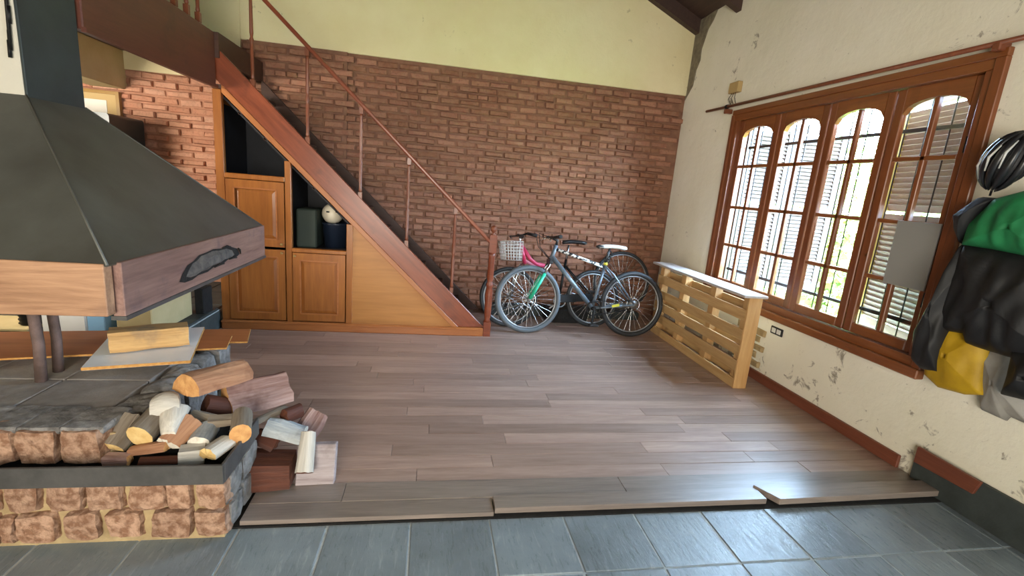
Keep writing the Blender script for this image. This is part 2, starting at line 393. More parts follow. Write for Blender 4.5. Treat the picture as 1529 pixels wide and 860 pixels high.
lefts = []
for r in range(int(2.32/PITZ)):
    z = .02+PITZ*(r+.5); x = -4.4+(r % 2)*PITX/2
    while x < -1.95: lefts.append((x, YB-.004, z, br.randrange(8), br.uniform(-.02, .02))); x += PITX
lv = [s for s in lefts if s[0] > -3.3 and s[2] > .9]; ln = [s for s in lefts if not (s[0] > -3.3 and s[2] > .9)]
nb = 300-len(lv)
for s in lv: put_brick(s, vo)
for s in spots[:nb]: put_brick(s, vb)
join_bricks(spots[nb:], vb, 'brickwork', 'brick_brown'); join_bricks(ln, vo, 'brickwork', 'brick_orange')
# right wall with window opening
WY0, WY1, WZ0, WZ1 = 2.25, 4.51, .645, 2.385
m = MB(); X0, X1 = XR, XR+.2
m.box(X0, X1, -2.6, .3-1.5, -.2, 3.75).box(X0, X1, .3, WY0, -.2, 3.75).box(X0, X1, WY1, YB+.2, -.2, 3.75).box(X0, X1, WY0, WY1, -.2, WZ0).box(X0, X1, WY0, WY1, WZ1, 3.75)
m.box(X0, X1, -1.2, .3, -.2, .75).box(X0, X1, -1.2, .3, 2.25, 3.75)
wr = struct(m.build('wall_right', 'plaster_white'))
# fallen plaster patch with bare brick beside the pallet shelf
vw = brick_meshes('brick', 'mortar_sand', 4, .2, .056)
for r in range(7):
    for k in range(2):
        yy = 3.62+.2*k+(r % 2)*.07; z = .14+.072*r
        if yy < 3.95 and not (r > 4 and k == 0): o = inst(vw[(r+k) % 4], 'brick', wr, (XR+.004, yy, z), (0, 0, -math.pi/2))
rough_mat('bare_render', '6d6556', '8e8571', 14, .95, .8)
pp = [(1023, 150), (1030, 100), (1033, 70), (1037, 52), (1045, 32), (1073, 13), (1066, 30), (1058, 44), (1052, 62), (1048, 74), (1046, 90), (1040, 105), (1035, 128)]
MB().prism([PX(x, y, XR-.001) for x, y in pp], (-.006, 0, 0)).build('bare_render', 'bare_render', wr)
struct(MB().box(-5.2, -5.0, -2.6, YB+.2, -.2, 5.6).build('wall_left', 'plaster_cream'))
m = MB().box(-5.2, -1.85, -2.6, -2.4, -.2, 5.6).box(.65, 3.12, -2.6, -2.4, -.2, 5.6).box(-1.85, .65, -2.6, -2.4, 2.5, 5.6)
struct(m.build('wall_rear', 'plaster_cream'))
struct(MB().box(-1.85, .65, -2.55, -2.45, -.03, 2.5).build('rear_sky_blocker', 'board_white'))  # unseen opaque panel added to keep sky light out of the rear opening
struct(MB().box(XR+.05, XR+.1, -1.2, .3, .75, 2.25).build('side_sky_blocker', 'board_white'))  # unseen white sheet added to close the side opening against the sky
# ceiling: two slopes of boards on rafters
def cz(x): return 3.555+.447*(XR-x) if x > -1.04 else 3.555+.447*(XR+1.04)-.447*(-1.04-x)
ce = struct(MB().prism([(XR+.75, -2.6, cz(XR+.75)), (-1.04, -2.6, cz(-1.04)), (-5.2, -2.6, cz(-5.2)), (-5.2, -2.6, cz(-5.2)+.12), (-1.04, -2.6, cz(-1.04)+.12), (XR+.75, -2.6, cz(XR+.75)+.12)], (0, 8.5, 0)).build('ceiling', 'ceiling_wood'))
for yy in (5.56, 4.79, 4.0, 3.2, 2.4, 1.6, .8, 0, -.8, -1.6, -2.3):
    m = MB()
    m.prism([(XR+.0, yy-.04, cz(XR)-.15), (-1.04, yy-.04, cz(-1.04)-.15), (-1.04, yy-.04, cz(-1.04)), (XR, yy-.04, cz(XR))], (0, .08, 0)).build('rafter', 'ceiling_wood', ce)
# raised slate step, low ledge, half wall, kitchen beam, loft
st = struct(MB().box(-5.0, -1.905, 3.7, YB, 0, .175).build('trim_1', 'slate_grout'))
for k in range(5):
    for q in range(4): MB().box(-1.905-.37*(k+1)+.004, -1.905-.37*k-.004, 3.7+.48*q+.004, min(3.7+.48*(q+1), YB)-.004, .165, .195).build('slate_tile', 'slate_dark', st, None, .004)
for q in range(4): MB().box(-1.92, -1.897, 3.7+.48*q+.004, min(3.7+.48*(q+1), 4.58 if q == 1 else YB)-.004, .004, .165).build('slate_tile', 'slate_dark', st)
struct(MB().box(.66, 2.6, 5.36, YB, 0, .095).build('trim_2', 'slate_dark', None, None, .01))
struct(MB().box(-2.25, -2.012, 3.72, 4.31, .195, .98).build('wall_kitchen', 'plaster_tan', None, None, .008))
struct(MB().box(-3.4, -3.1, 3.2, YB, 2.137, 2.5).build('trim_3', 'plaster_tan', None, None, .006))
lo = struct(MB().box(-5.0, -1.90, 2.99, YB, 2.5, 2.545).build('mezzanine_floor', 'dark_wood'))
MB().box(-1.90, -1.83, 2.99, 4.53, 2.115, 2.535).build('edge_beam', 'dark_wood_y', lo, None, .006)
MB().box(-1.84, -1.815, 2.99, 4.53, 2.10, 2.125).build('moulding', 'dark_wood_y', lo)
MB().box(-1.90, -1.80, 4.53, YB-.06, 2.34, 2.535).build('landing_nosing', 'dark_wood', lo)
# right wall baseboard, dark slate skirting
struct(MB().box(XR-.022, XR, 2.19, YB, 0, .085).build('baseboard_right', 'baseboard_wood', None, None, .004))
struct(MB().box(XR-.03, XR, -1.2, 2.10, -.03, .196).build('trim_4', 'slate_dark', None, None, .006))
lb = MB().prism([(XR-.03, 2.085, .112), (XR-.03, 2.085, .213), (XR-.03, 1.75, .205), (XR-.03, 1.77, .122)], (-.018, 0, 0)).build('loose_baseboard', 'baseboard_wood', None, PX(1420, 705, XR-.03), .002)
tag(lb, 'short reddish-brown baseboard offcut fixed to the wall below the hanging clothes', 'baseboard')

# ------------------------------------------------------------------ window
wi = struct(MB().box(XR-.02, XR+.12, WY0, WY1, WZ0, WZ0+.055).build('window_1', 'window_wood_y'))
mm = MB(); mm.box(XR-.02, XR+.12, WY0, WY1, WZ1-.06, WZ1).build('frame_head', 'window_wood_y', wi, None, .004)
for a in (WY0, WY1-.05): MB().box(XR-.02, XR+.12, a, a+.05, WZ0+.055, WZ1-.06).build('frame_jamb', 'window_wood', wi, None, .004)
m = MB().box(XR-.035, XR-.001, WY0-.05, WY1+.03, WZ1-.005, WZ1+.04); m.build('casing', 'window_wood_y', wi, None, .004)
for a, b in ((WY0-.05, WY0+.005), (WY1-.005, WY1+.04)): MB().box(XR-.035, XR-.001, a, b, WZ0-.01, WZ1-.005).build('casing', 'window_wood', wi, None, .004)
MB().box(XR-.06, XR-.001, WY0-.06, WY1+.05, WZ0-.06, WZ0).build('sill', 'window_wood_y', wi, None, .006)
leafs = ((4.455, 3.905), (3.895, 3.37), (3.36, 2.835), (2.825, 2.305))
LZ0, LZ1 = WZ0+.058, WZ1-.062
for (ya, yb) in leafs:
    a, b = yb, ya; gx0, gx1 = XR+.02, XR+.06; st_ = .062; ga, gb = a+st_, b-st_; gc = (ga+gb)/2; zb, zs, zt = .77, 2.165, 2.245
    leaf = MB().box(gx0, gx1, a, a+st_, LZ0, LZ1).build('sash_stile', 'window_wood', wi, None, .005)
    MB().box(gx0, gx1, b-st_, b, LZ0, LZ1).build('sash_stile', 'window_wood', wi, None, .005)
    MB().box(gx0, gx1, ga, gb, LZ0, zb).build('sash_rail', 'window_wood_y', wi, None, .005)
    arc = [(gx0, ga+(gb-ga)*t, zs+(zt-zs)*(1-(2*t-1)**2)**.5) for t in [i/14 for i in range(15)]]
    m = MB()
    for i in range(14):
        p, q = arc[i], arc[i+1]; m.prism([p, q, (gx0, q[1], LZ1), (gx0, p[1], LZ1)], (gx1-gx0, 0, 0))
    m.build('arched_rail', 'window_wood_y', wi)
    MB().box(gx0+.004, gx1-.004, gc-.016, gc+.016, zb, zt-.002).build('muntin', 'window_wood', wi, None, .004)
    zr = (zb, 1.115, 1.49, 1.885, zt)
    for z in zr[1:4]: MB().box(gx0+.004, gx1-.004, ga, gb, z-.014, z+.014).build('muntin', 'window_wood_y', wi, None, .004)
    for i in range(4):
        for (p, q) in ((ga, gc-.013), (gc+.013, gb)): MB().box(XR+.038, XR+.042, p, q, zr[i], min(zr[i+1], 2.25)).build('pane', 'glass', wi)
for z in (1.0, 1.9):
    MB().box(XR-.005, XR+.02, 2.298, 2.318, z, z+.09).build('hinge', 'iron', wi)
for yy in (3.9, 3.365, 2.83): MB().lathe([(.009, 0), (.012, .012), (.006, .03)], (XR+.02, yy-.05, 1.25), 10, 'X').build('latch', 'brass', wi)
cb = MB().box(XR+.005, XR+.016, 2.33, 2.60, 1.095, 1.50).build('cardboard', 'grey_card', None, (XR+.01, 2.46, 1.095), .001)
tag(cb, 'grey cardboard sheet covering one pane of the window sash next to the jacket', 'cardboard')

# outside: grille, shutters, garden
gr = thing('window_grille', (XR+.15, 3.38, .66), 'thin black iron security bars outside the wooden window', 'grille')
for yy in [2.40+.145*i for i in range(15)]: MB().tube([(XR+.15, yy, .66), (XR+.15, yy, 2.37)], .005, 6).build('bar', 'iron', gr)
for z in (.86, 2.08): MB().box(XR+.142, XR+.158, 2.25, 4.45, z-.012, z+.012).build('cross_bar', 'iron', gr)
def shutter(pairs, label):
    t = thing('louvred_shutter', (pairs[0][0][0], pairs[0][0][1], .68), label, 'shutter', 'louvred shutters outside the window')
    SW = 'shutter_dark' if len(pairs) > 1 else 'shutter_wood'
    for p0, p1 in pairs:
        p0, p1 = Vector(p0), Vector(p1); d = (p1-p0); L = d.length; d.normalize(); nrm = Vector((-d.y, d.x, 0))
        lf = MB().obox((*(p0+d*.03).xy, 1.52), d*.03, nrm*.017, (0, 0, .84)).build('leaf', SW, t)
        c = p0+d*(L-.03); MB().obox((c.x, c.y, 1.52), d*.03, nrm*.017, (0, 0, .84)).build('stile', SW if len(pairs) > 1 else 'shutter_sunlit', lf)
        c = p0+d*(L/2)
        for z in (.72, 1.5, 2.32): MB().obox((c.x, c.y, z), d*(L/2-.06), nrm*.015, (0, 0, .04)).build('rail', SW, lf)
        me = MB().obox((0, 0, 0), d*(L/2-.06), (nrm*.011+Vector((0, 0, .0225))), (nrm*.0035+Vector((0, 0, -.0025)))).mesh('slat', SW); z = .79
        while z < 2.26:
            if not 1.44 < z < 1.56: inst(me, 'slat', lf, (c.x, c.y, z))
            z += .038
shutter([((XR+.14, 4.485, 0), (XR+.66, 4.50, 0)), ((XR+.67, 4.495, 0), (XR+1.18, 4.38, 0))], 'brown louvred double shutter folded out beside the far window jamb')
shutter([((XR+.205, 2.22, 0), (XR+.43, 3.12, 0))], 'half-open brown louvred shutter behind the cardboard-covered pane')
struct(MB().box(XR+.2, 16, -8, 16, -.4, -.25).build('garden_ground', 'grass'))
struct(MB().box(12, 12.2, -8, 16, -.4, 1.9).build('garden_wall', 'garden_wall'))
def foliage(c, rx, ry, rz, n, seed):
    g = random.Random(seed); m = MB()
    for _ in range(n):
        while True:
            q = Vector((g.uniform(-1, 1), g.uniform(-1, 1), g.uniform(-1, 1)))
            if .2 < q.length < 1: break
        p = Vector((c[0]+q.x*rx, c[1]+q.y*ry, c[2]+q.z*rz)); s_ = g.uniform(.05, .11)
        a = Vector((g.uniform(-1, 1), g.uniform(-1, 1), g.uniform(-1, 1))).normalized()*s_; b = a.orthogonal().normalized()*s_*.5
        m.add([p-a, p+b, p+a, p-b], [(0, 1, 2, 3)])
    return m
for i, (c, rx, ry, rz, n, lab) in enumerate((((7.2, 9.4, 1.2), 1.0, 1.5, 1.5, 2600, 'leafy green shrub in the garden seen through the far sash'), ((6.0, 6.3, 1.2), 1.1, 1.3, 1.5, 4200, 'leafy green shrub in the garden seen through the latch sash'),
        ((10.2, 8.2, 2.2), 1.2, 1.6, 1.8, 2600, 'tall leafy tree behind the garden shrubs'))):
    t = thing('garden_shrub', (c[0], c[1], -.25), lab, 'shrub'); f = foliage(c, rx, ry, rz, n, i+1).build('foliage', 'leaf_green', t); f['kind'] = 'stuff'
    MB().tube([(c[0], c[1], -.25), (c[0]+.05, c[1], .4), (c[0]-.04, c[1]+.05, c[2])], [.06, .045, .02], 8).build('trunk', 'bark', t)
# curtain rod, junction box, switches
t = thing('curtain_rod', PX(1300, 118, XR-.06), 'long dark brown wooden curtain rod mounted above the window', 'curtain rod')
MB().tube([(XR-.06, 4.99, 2.475), (XR-.06, 1.9, 2.44)], .014, 10).build('rod', 'post_wood', t)
for yy in (4.62, 2.24): MB().box(XR-.075, XR, yy-.022, yy+.022, 2.405, 2.45).build('bracket', 'post_wood', t, None, .006)
MB().lathe([(.01, 0), (.022, .01), (.022, .03), (.008, .04)], (XR-.06, 4.60, 2.47), 12, 'Y').build('ring', 'iron', t)
t = thing('junction_box', (XR, 4.57, 2.6), 'small yellowish wall box with loose wires above the curtain rod', 'junction box')
MB().box(XR-.05, XR, 4.51, 4.66, 2.60, 2.70).build('box', 'mat_board', t, None, .004)
for k in range(3): MB().tube([(XR-.03, 4.56+.03*k, 2.6), (XR-.04, 4.55+.05*k, 2.55), (XR-.02, 4.54+.04*k, 2.49)], .003, 5).build('wire', 'iron', t)
t = thing('switch_plate', (XR, 3.405, .47), 'black framed double wall switch under the window', 'switch')
MB().box(XR-.012, XR, 3.335, 3.475, .465, .53).build('plate', 'black_plastic', t, None, .004)
for k in range(2): MB().box(XR-.016, XR-.004, 3.352+.06*k, 3.398+.06*k, .478, .517).build('rocker', 'white_plastic', t, None, .002)
o = MB().box(XR-.012, XR, 3.55, 3.65, .13, .17).build('wall_socket', 'white_plastic', None, (XR, 3.6, .13), .003); tag(o, 'small white wall socket low beside the pallet shelf', 'socket')

# ------------------------------------------------------------------ staircase
YS = 4.55
sc = thing('staircase', (-.6, YS+.5, 0), 'straight reddish-brown wooden staircase with turned balusters rising along the brick wall', 'staircase')
def diag(x0, x1, lo_, hi_, y0, y1, zmin=0):   # slanted board between offsets lo_/hi_ (z + .972 x)
    pts = []
    for x, k in ((x0, lo_), (x1, lo_), (x1, hi_), (x0, hi_)): pts.append((x, y0, k-.972*x))
    return pts
pts = [(.56, YS, .09), (.575, YS, .098), (-1.90, YS, .65+.972*1.90), (-1.90, YS, .385+.972*1.90), (.30, YS, .09)]
MB().prism([pts[0], pts[2], pts[3], pts[4]], (0, .045, 0)).build('stringer', 'stair_diag', sc, None, .004)
ptw = [(.60, 5.495, .02), (-1.80, 5.495, .615+.972*1.80), (-1.80, 5.495, .25+.972*1.80), (.24, 5.495, .02)]
MB().prism(ptw, (0, .03, 0)).build('wall_stringer', 'dark_wood', sc, None, .003)
NT_ = 13; rise = 2.535/NT_
for k in range(NT_-1):
    z = rise*(k+1); x1 = (.53-z)/.972; x0 = x1-.235
    MB().box(x0, x1, YS+.045, 5.495, z-.035, z).build('tread', 'dark_wood', sc, None, .004)
def baluster(x, z0, z1, y):
    L = z1-z0; m = MB().box(x-.017, x+.017, y-.017, y+.017, z0, z0+.07)
    m.box(x-.017, x+.017, y-.017, y+.017, z1-.06, z1)
    m.lathe([(.010, .07), (.016, .085), (.013, .11), (.016, L*.42), (.011, L*.46), (.019, L*.49), (.011, L*.52), (.016, L*.56), (.013, L-.08), (.015, L-.06)], (x, y, z0), 10)
    return m
for x in (.21, -.24, -.67, -1.123, -1.56):
    baluster(x, stair_line(x)-.03, .94+.93*(.56-x), YS+.022).build('baluster', 'post_wood', sc)
m = MB(); xa, xb = .575, -1.83
m.prism([(xa, YS-.005, .925), (xb, YS-.005, .925+.93*(xa-xb)), (xb, YS-.005, .972+.93*(xa-xb)), (xa, YS-.005, .972)], (0, .054, 0)).build('handrail', 'stair_diag', sc, None, .012, 2)
nx, ny = .588, YS+.02
np_ = MB().box(nx-.036, nx+.036, ny-.036, ny+.036, 0, .15).box(nx-.036, nx+.036, ny-.036, ny+.036, .86, 1.03)
np_.lathe([(.036, .15), (.026, .175), (.034, .22), (.037, .45), (.028, .50), (.036, .52), (.036, .54), (.026, .56), (.033, .60), (.030, .82), (.036, .86)], (nx, ny, 0), 14)
npo = np_.build('newel_post', 'stair_wood', sc)
MB().lathe([(.030, 1.03), (.012, 1.045), (.014, 1.055), (.028, 1.07), (.032, 1.09), (.026, 1.112), (.010, 1.125)], (nx, ny, 0), 14).build('finial', 'post_wood', npo)
# loft railing
t = thing('loft_railing', (-1.86, 3.77, 2.545), 'dark turned-wood railing along the loft edge', 'railing')
for k in range(8): baluster(-1.865, 2.545, 3.33, 4.35-.175*k).build('baluster', 'post_wood', t)
MB().box(-1.895, -1.835, 2.995, 4.5, 3.33, 3.38).build('handrail', 'post_wood', t, None, .01)

# ------------------------------------------------------------------ cabinet under the stairs
YC = YS+.025
ca = thing('under_stair_cabinet', (-1.0, YC+.2, 0), 'honey-brown wooden cabinet with panel doors built under the staircase', 'cabinet')
MB().box(-1.88, .55, YS-.02, YC+.1, 0, .088).build('plinth', 'trim_wood', ca, None, .008)
MB().box(-1.88, .50, YS-.028, YS-.018, .066, .082).build('plinth_moulding', 'trim_wood', ca, None, .003)
ztop = lambda x: .335-.972*x
MB().box(-1.875, -1.805, YS, YC+.02, .088, 2.10).build('stile', 'cabinet_wood', ca, None, .004)
MB().box(-1.875, -1.855, YC+.02, 5.5, .088, 2.05).build('side_panel', 'cabinet_wood', ca); MB().box(-1.855, -1.85, YC+.021, 5.2, .088, 2.0).build('lining', 'navy_dark', ca)
MB().box(-1.315, -1.262, YS, YC+.02, .088, ztop(-1.262)).build('stile', 'cabinet_wood', ca, None, .004)
MB().box(-.785, -.727, YS, YC+.02, .088, ztop(-.727)).build('stile', 'cabinet_wood', ca, None, .004)
MB().prism([(.30, YS-.006, .088), (-1.80, YS-.006, .39+.972*1.80), (-1.80, YS-.006, .325+.972*1.80), (.237, YS-.006, .088)], (0, .05, 0)).build('diagonal_trim', 'trim_diag', ca, None, .003)
MB().prism([(-.727, YS+.012, .088), (.245, YS+.012, .088), (-.727, YS+.012, .34+.972*.727)], (0, .015, 0)).build('plywood_panel', 'plywood', ca)
for (x0, x1, z0, z1) in ((-1.805, -1.315, 1.375, 1.42), (-1.262, -.785, .752, .79)): MB().box(x0, x1, YS-.008, YC+.03, z0, z1).build('shelf_lip', 'cabinet_wood', ca, None, .006)
MB().box(-1.85, -1.31, YC+.02, 5.2, 1.375, 1.395).build('shelf', 'navy_dark', ca); MB().box(-1.31, -.74, YC+.02, 5.2, .765, .785).build('shelf', 'navy_dark', ca)
MB().prism([(-1.85, 5.2, .1), (-.05, 5.2, .1), (-.05, 5.2, .29), (-1.85, 5.2, .25+.972*1.85)], (0, .02, 0)).build('back_panel', 'navy_dark', ca)
MB().box(-1.30, -1.28, YC+.02, 5.2, .1, 1.5).build('partition', 'navy_dark', ca); MB().box(-.765, -.745, YC+.02, 5.2, .1, 1.0).build('partition', 'navy_dark', ca)
MB().box(-1.855, -.74, YC+.02, 5.2, .088, .10).build('bottom_panel', 'navy_dark', ca)
MB().prism([(-.74, YC+.02, .30+.972*.74), (-1.85, YC+.02, .30+.972*1.85), (-1.85, YC+.02, .28+.972*1.85), (-.74, YC+.02, .28+.972*.74)], (0, .66, 0)).build('sloping_back', 'navy_dark', ca)
def cab_door(x0, x1, z0, z1, knob):
    d = MB().box(x0, x0+.065, YS-.004, YC+.005, z0, z1).box(x1-.065, x1, YS-.004, YC+.005, z0, z1).box(x0+.065, x1-.065, YS-.004, YC+.005, z0, z0+.07).box(x0+.065, x1-.065, YS-.004, YC+.005, z1-.07, z1).build('door', 'cabinet_wood', ca)
    i = .065; a, b, c, e = x0+i, x1-i, z0+.07, z1-.07; y0, y1 = YS+.012, YS+.002
    m = MB().add([(a, y0, c), (b, y0, c), (b, y0, e), (a, y0, e), (a+.035, y1, c+.035), (b-.035, y1, c+.035), (b-.035, y1, e-.035), (a+.035, y1, e-.035)], [(0, 1, 5, 4), (1, 2, 6, 5), (2, 3, 7, 6), (3, 0, 4, 7), (4, 5, 6, 7)])
    m.build('raised_panel', 'cabinet_wood', d)
    m = MB()
    for (p, q) in (((a, c), (b, c)), ((b, c), (b, e)), ((b, e), (a, e)), ((a, e), (a, c))): m.bar((p[0], YS-.002, p[1]), (q[0], YS-.002, q[1]), .012, .012, (0, 1, 0))
    m.build('panel_moulding', 'trim_wood', d)
    kx, kz = knob; MB().lathe([(.006, 0), (.006, -.012), (.013, -.018), (.011, -.028), (.003, -.03)], (kx, YS-.004, kz), 10, 'Y').build('knob', 'brass', d)
cab_door(-1.80, -1.322, .79, 1.37, (-1.345, .82)); cab_door(-1.80, -1.322, .10, .765, (-1.345, .74)); cab_door(-1.256, -.792, .10, .748, (-1.235, .72))
# things in the open shelf
m = MB().box(-1.25, -1.065, YC+.06, YC+.36, .785, 1.15); o = m.build('storage_bag', 'dark_green', None, (-1.15, YC+.2, .785), .03, 3); tag(o, 'dark green square bag inside the open cabinet shelf', 'bag')
t = thing('storage_bin', (-.925, YC+.24, .785), 'dark navy round bin inside the open cabinet shelf', 'bin')
MB().lathe([(.105, 0), (.125, .22), (.130, .225), (.130, .24), (.118, .24), (.10, .02)], (-.925, YC+.24, .785), 24).build('tub', 'bin_navy', t)
b = MB(); b.lathe([(max(.002, .098*math.sin(math.pi*i/14)), -.098*math.cos(math.pi*i/14)) for i in range(15)], (-.955, YC+.22, 1.11), 24)
o = b.build('ball', 'cream_ball', None, (-.955, YC+.22, 1.012)); tag(o, 'cream-coloured ball resting on the dark bin in the cabinet shelf', 'ball')
MB().obox((-.98, YC+.123, 1.13), (.014, -.002, 0), (0, .0015, 0), (0, 0, .007)).build('mark', 'black_plastic', o)

# ------------------------------------------------------------------ kitchen corner behind the hood
t = thing('picture', (-3.38, YB-.05, 1.8), 'framed picture of a grey hat hanging on the brick wall behind the flue', 'picture')
m = MB()
for (a, b, c, d) in ((-3.75, -3.72, 1.62, 2.10), (-3.175, -3.145, 1.62, 2.10), (-3.72, -3.175, 2.07, 2.10), (-3.72, -3.175, 1.62, 1.65)): m.box(a, b, YB-.075, YB-.03, c, d)
m.build('frame', 'brass', t); MB().box(-3.73, -3.16, YB-.05, YB-.04, 1.64, 2.08).build('mount', 'mat_board', t); MB().box(-3.6, -3.27, YB-.056, YB-.05, 1.75, 2.01).build('print', 'paper', t)
MB().lathe([(.085, 0), (.075, .05), (.045, .10), (.01, .12)], (-3.42, YB-.056, 1.86), 16).build('printed_hat', 'hat_grey', t).scale = (1, .06, 1)
t = thing('refrigerator', (-3.3, 5.25, .195), 'tall dark teal cabinet with rounded top corner behind the fireplace hood', 'cabinet')
r = .03; xa, xb, zc = -3.75, -2.925, 1.85
prof = [(xa, 5.0, .2), (xb, 5.0, .2)] + [(xb-r+r*math.cos(a), 5.0, zc-r+r*math.sin(a)) for a in [i*math.pi/12 for i in range(7)]] + [(xa+r-r*math.sin(a), 5.0, zc-r+r*math.cos(a)) for a in [i*math.pi/12 for i in range(7)]]
MB().prism(prof, (0, .53, 0)).build('body', 'teal', t); MB().box(xa+.02, xb-.01, 4.985, 5.002, .25, zc-.10).build('door', 'teal', t, None, .006)
MB().box(xb-.10, xb-.07, 4.95, 4.985, .9, 1.3).build('handle', 'black_plastic', t, None, .006)
YK = 3.73; kx = lambda p: PY(p, 486, YK).x
o = MB().box(kx(62), kx(129), YK, YK+.35, .195, .66).build('white_crate', 'board_white', None, (kx(95), YK+.17, .195), .01); tag(o, 'white box on the raised slate step behind the hearth', 'box')
o = MB().box(kx(130.5), kx(157), YK, YK+.3, .195, .66).build('blue_box', 'blue_card', None, (kx(144), YK+.15, .195), .006); tag(o, 'light blue box on the raised slate step behind the hearth', 'box')
o = MB().box(kx(-60), kx(42), YK, YK+.3, .195, .225).build('white_slab', 'plaster_tan', None, (kx(0), YK+.15, .195), .008); tag(o, 'pale stone slab under the ribbed canister behind the hearth', 'slab')
prf = []
for q in range(12): prf += [(.075, .012+q*.03), (.066, .027+q*.03)]
o = MB().lathe([(.06, 0)]+prf+[(.05, .375)], (kx(28), YK+.12, .225), 20).build('ribbed_canister', 'iron', None, (kx(28), YK+.12, .225)); tag(o, 'dark ribbed canister standing on the pale slab behind the iron posts', 'canister')
o = MB().box(-2.0, -1.93, 4.33, 4.5, .195, .42).build('dark_crate', 'soot', None, (-1.97, 4.4, .195), .006); tag(o, 'sooty black box squeezed beside the cabinet on the slate step', 'box')

# ------------------------------------------------------------------ hearth
def stone(x0, x1, y0, y1, z0, z1, seed, mat, parent, amp=.012, sub=2, name='stone'):
    bm = bmesh.new(); bmesh.ops.create_cube(bm, size=1)
    bmesh.ops.subdivide_edges(bm, edges=bm.edges[:], cuts=sub, use_grid_fill=True)
    c = Vector(((x0+x1)/2, (y0+y1)/2, (z0+z1)/2)); sz = Vector((x1-x0, y1-y0, z1-z0)); g = random.Random(seed)
    off = Vector((g.uniform(0, 50), g.uniform(0, 50), g.uniform(0, 50)))
    for v in bm.verts:
        p = v.co*2; q = p*(1-.07*max(0, p.length-1.15)/.58*1.6)
        co = Vector((q.x*sz.x/2, q.y*sz.y/2, q.z*sz.z/2)); n = noise.noise_vector(co*14+off)
        v.co = co+n*amp*.8+noise.noise_vector(co*50+off)*amp*.5
    me = bpy.data.meshes.new(name); bm.to_mesh(me); bm.free(); me.materials.append(MATS[mat])
    o = bpy.data.objects.new(name, me); COL.objects.link(o); o.parent = parent; o.location = c-world_origin(parent); return o
HX, HY = -.775, 1.835
he = thing('hearth', (-1.9, 2.4, -.02), 'raised fireplace hearth of rough pink granite blocks with slate top and steel edge band', 'hearth')
# masonry cores
MB().box(-3.1, HX-.02, HY+.02, 2.16, -.03, .262).build('mortar_core', 'mortar_sand', he)
MB().box(-3.1, -1.24, 1.98, 3.02, -.03, .385).build('mortar_core', 'mortar_sand', he)
k = 0
def px2x(x, y): return PY(x, y, HY).x
row1 = ((-60, -5), (8, 60), (73, 122), (130, 184), (196, 247), (250, 286), (294, 334)); row2 = ((-50, -2), (0, 22), (26, 86), (100, 148), (158, 213), (226, 287), (294, 334))
for rw, yc, z0, z1 in ((row1, 740, .135, .255), (row2, 782, .0, .128)):
    for (a, b) in rw:
        k += 1; xa, xb = px2x(a, yc), px2x(b, yc)
        if b == 334: xb = HX+.004
        stone(xa, xb, HY-.016, HY+.10, z0+random.uniform(.0, .008), z1-random.uniform(0, .008), k, 'granite_pink', he, .013, 4)
x = px2x(-62, 740)
while x > -3.05:
    for z0, z1 in ((.135, .255), (0, .128)): k += 1; stone(max(x-.18, -3.1), x, HY-.016, HY+.10, z0, z1, k+300, 'granite_pink', he, .013, 4)
    x -= .2
x = PY(-77, 665, 1.935).x
while x > -3.05:
    k += 1; stone(max(x-.19, -3.1), x, 1.915, 2.11, .28, .425, k+400, 'granite_pink', he, .013, 4); stone(max(x-.2, -3.1), x+.01, 1.935, 2.13, .40, .432, k+450, 'granite_grey', he, .006, name='cap_stone'); x -= .2
for i, (ya, yb) in enumerate(((HY+.03, 1.99), (2.0, 2.17))):
    for z0, z1 in ((0, .125), (.13, .255)): k += 1; stone(HX-.10, HX+.008, ya, yb, z0, z1, k+40, 'granite_grey', he, .013)
# steel band with upright rim round the ledge
MB().box(-3.1, HX+.004, HY-.024, HY-.012, .252, .336).build('steel_band', 'band_steel', he, None, .002)
MB().box(HX-.006, HX+.006, HY-.012, 2.20, .252, .336).build('steel_band', 'band_steel', he, None, .002)
MB().box(-3.1, HX-.006, HY-.012, 2.19, .256, .272).build('ledge_plate', 'soot', he)
# upper course
for (a, b) in ((-75, -30), (-28, 22), (27, 88), (92, 153)):
    k += 1; pa, pb = PY(a, 665, 1.935), PY(b, 665, 1.935); stone(pa.x, pb.x, 1.915, 2.11, .28, .425, k+80, 'granite_pink', he, .013, 4)
    stone(pa.x-.01, pb.x+.01, 1.935, 2.13, .40, .432, k+120, 'granite_grey', he, .006, name='cap_stone')
for i in range(5):
    ya = 2.10+.185*i; k += 1; stone(-1.33, -1.195-.01*(i % 2), ya, ya+.178, .27 if i < 1 else -.01, .43+random.uniform(-.008, .008), k+160, 'granite_grey', he, .016, 3)
for (xa, xb, ya, yb) in [(-1.34-.37*(i+1), -1.34-.37*i, 2.12+.3*j, 2.12+.3*(j+1)) for i in range(5) for j in range(3)]:
    MB().box(xa+.004, xb-.004, ya+.004, yb-.004, .38, .42).build('slate_slab', 'slate_top', he, None, .004)
# iron post pair
for lab, x, yy, rr_ in (('rusty iron post standing on the hearth under the hood front', -1.785, 2.40, .022), ('darker iron post directly behind the rusty one under the hood', -1.795, 2.52, .021)):
    o = MB().tube([(x-.005, yy, .42), (x+.004, yy, .6), (x-.012, yy+.01, .8), (x-.012, yy+.01, 1.02)], [rr_*1.05, rr_, rr_*1.02, rr_], 10).build('iron_post', 'rust_post', None, (x, yy, .42)); tag(o, lab, 'post')
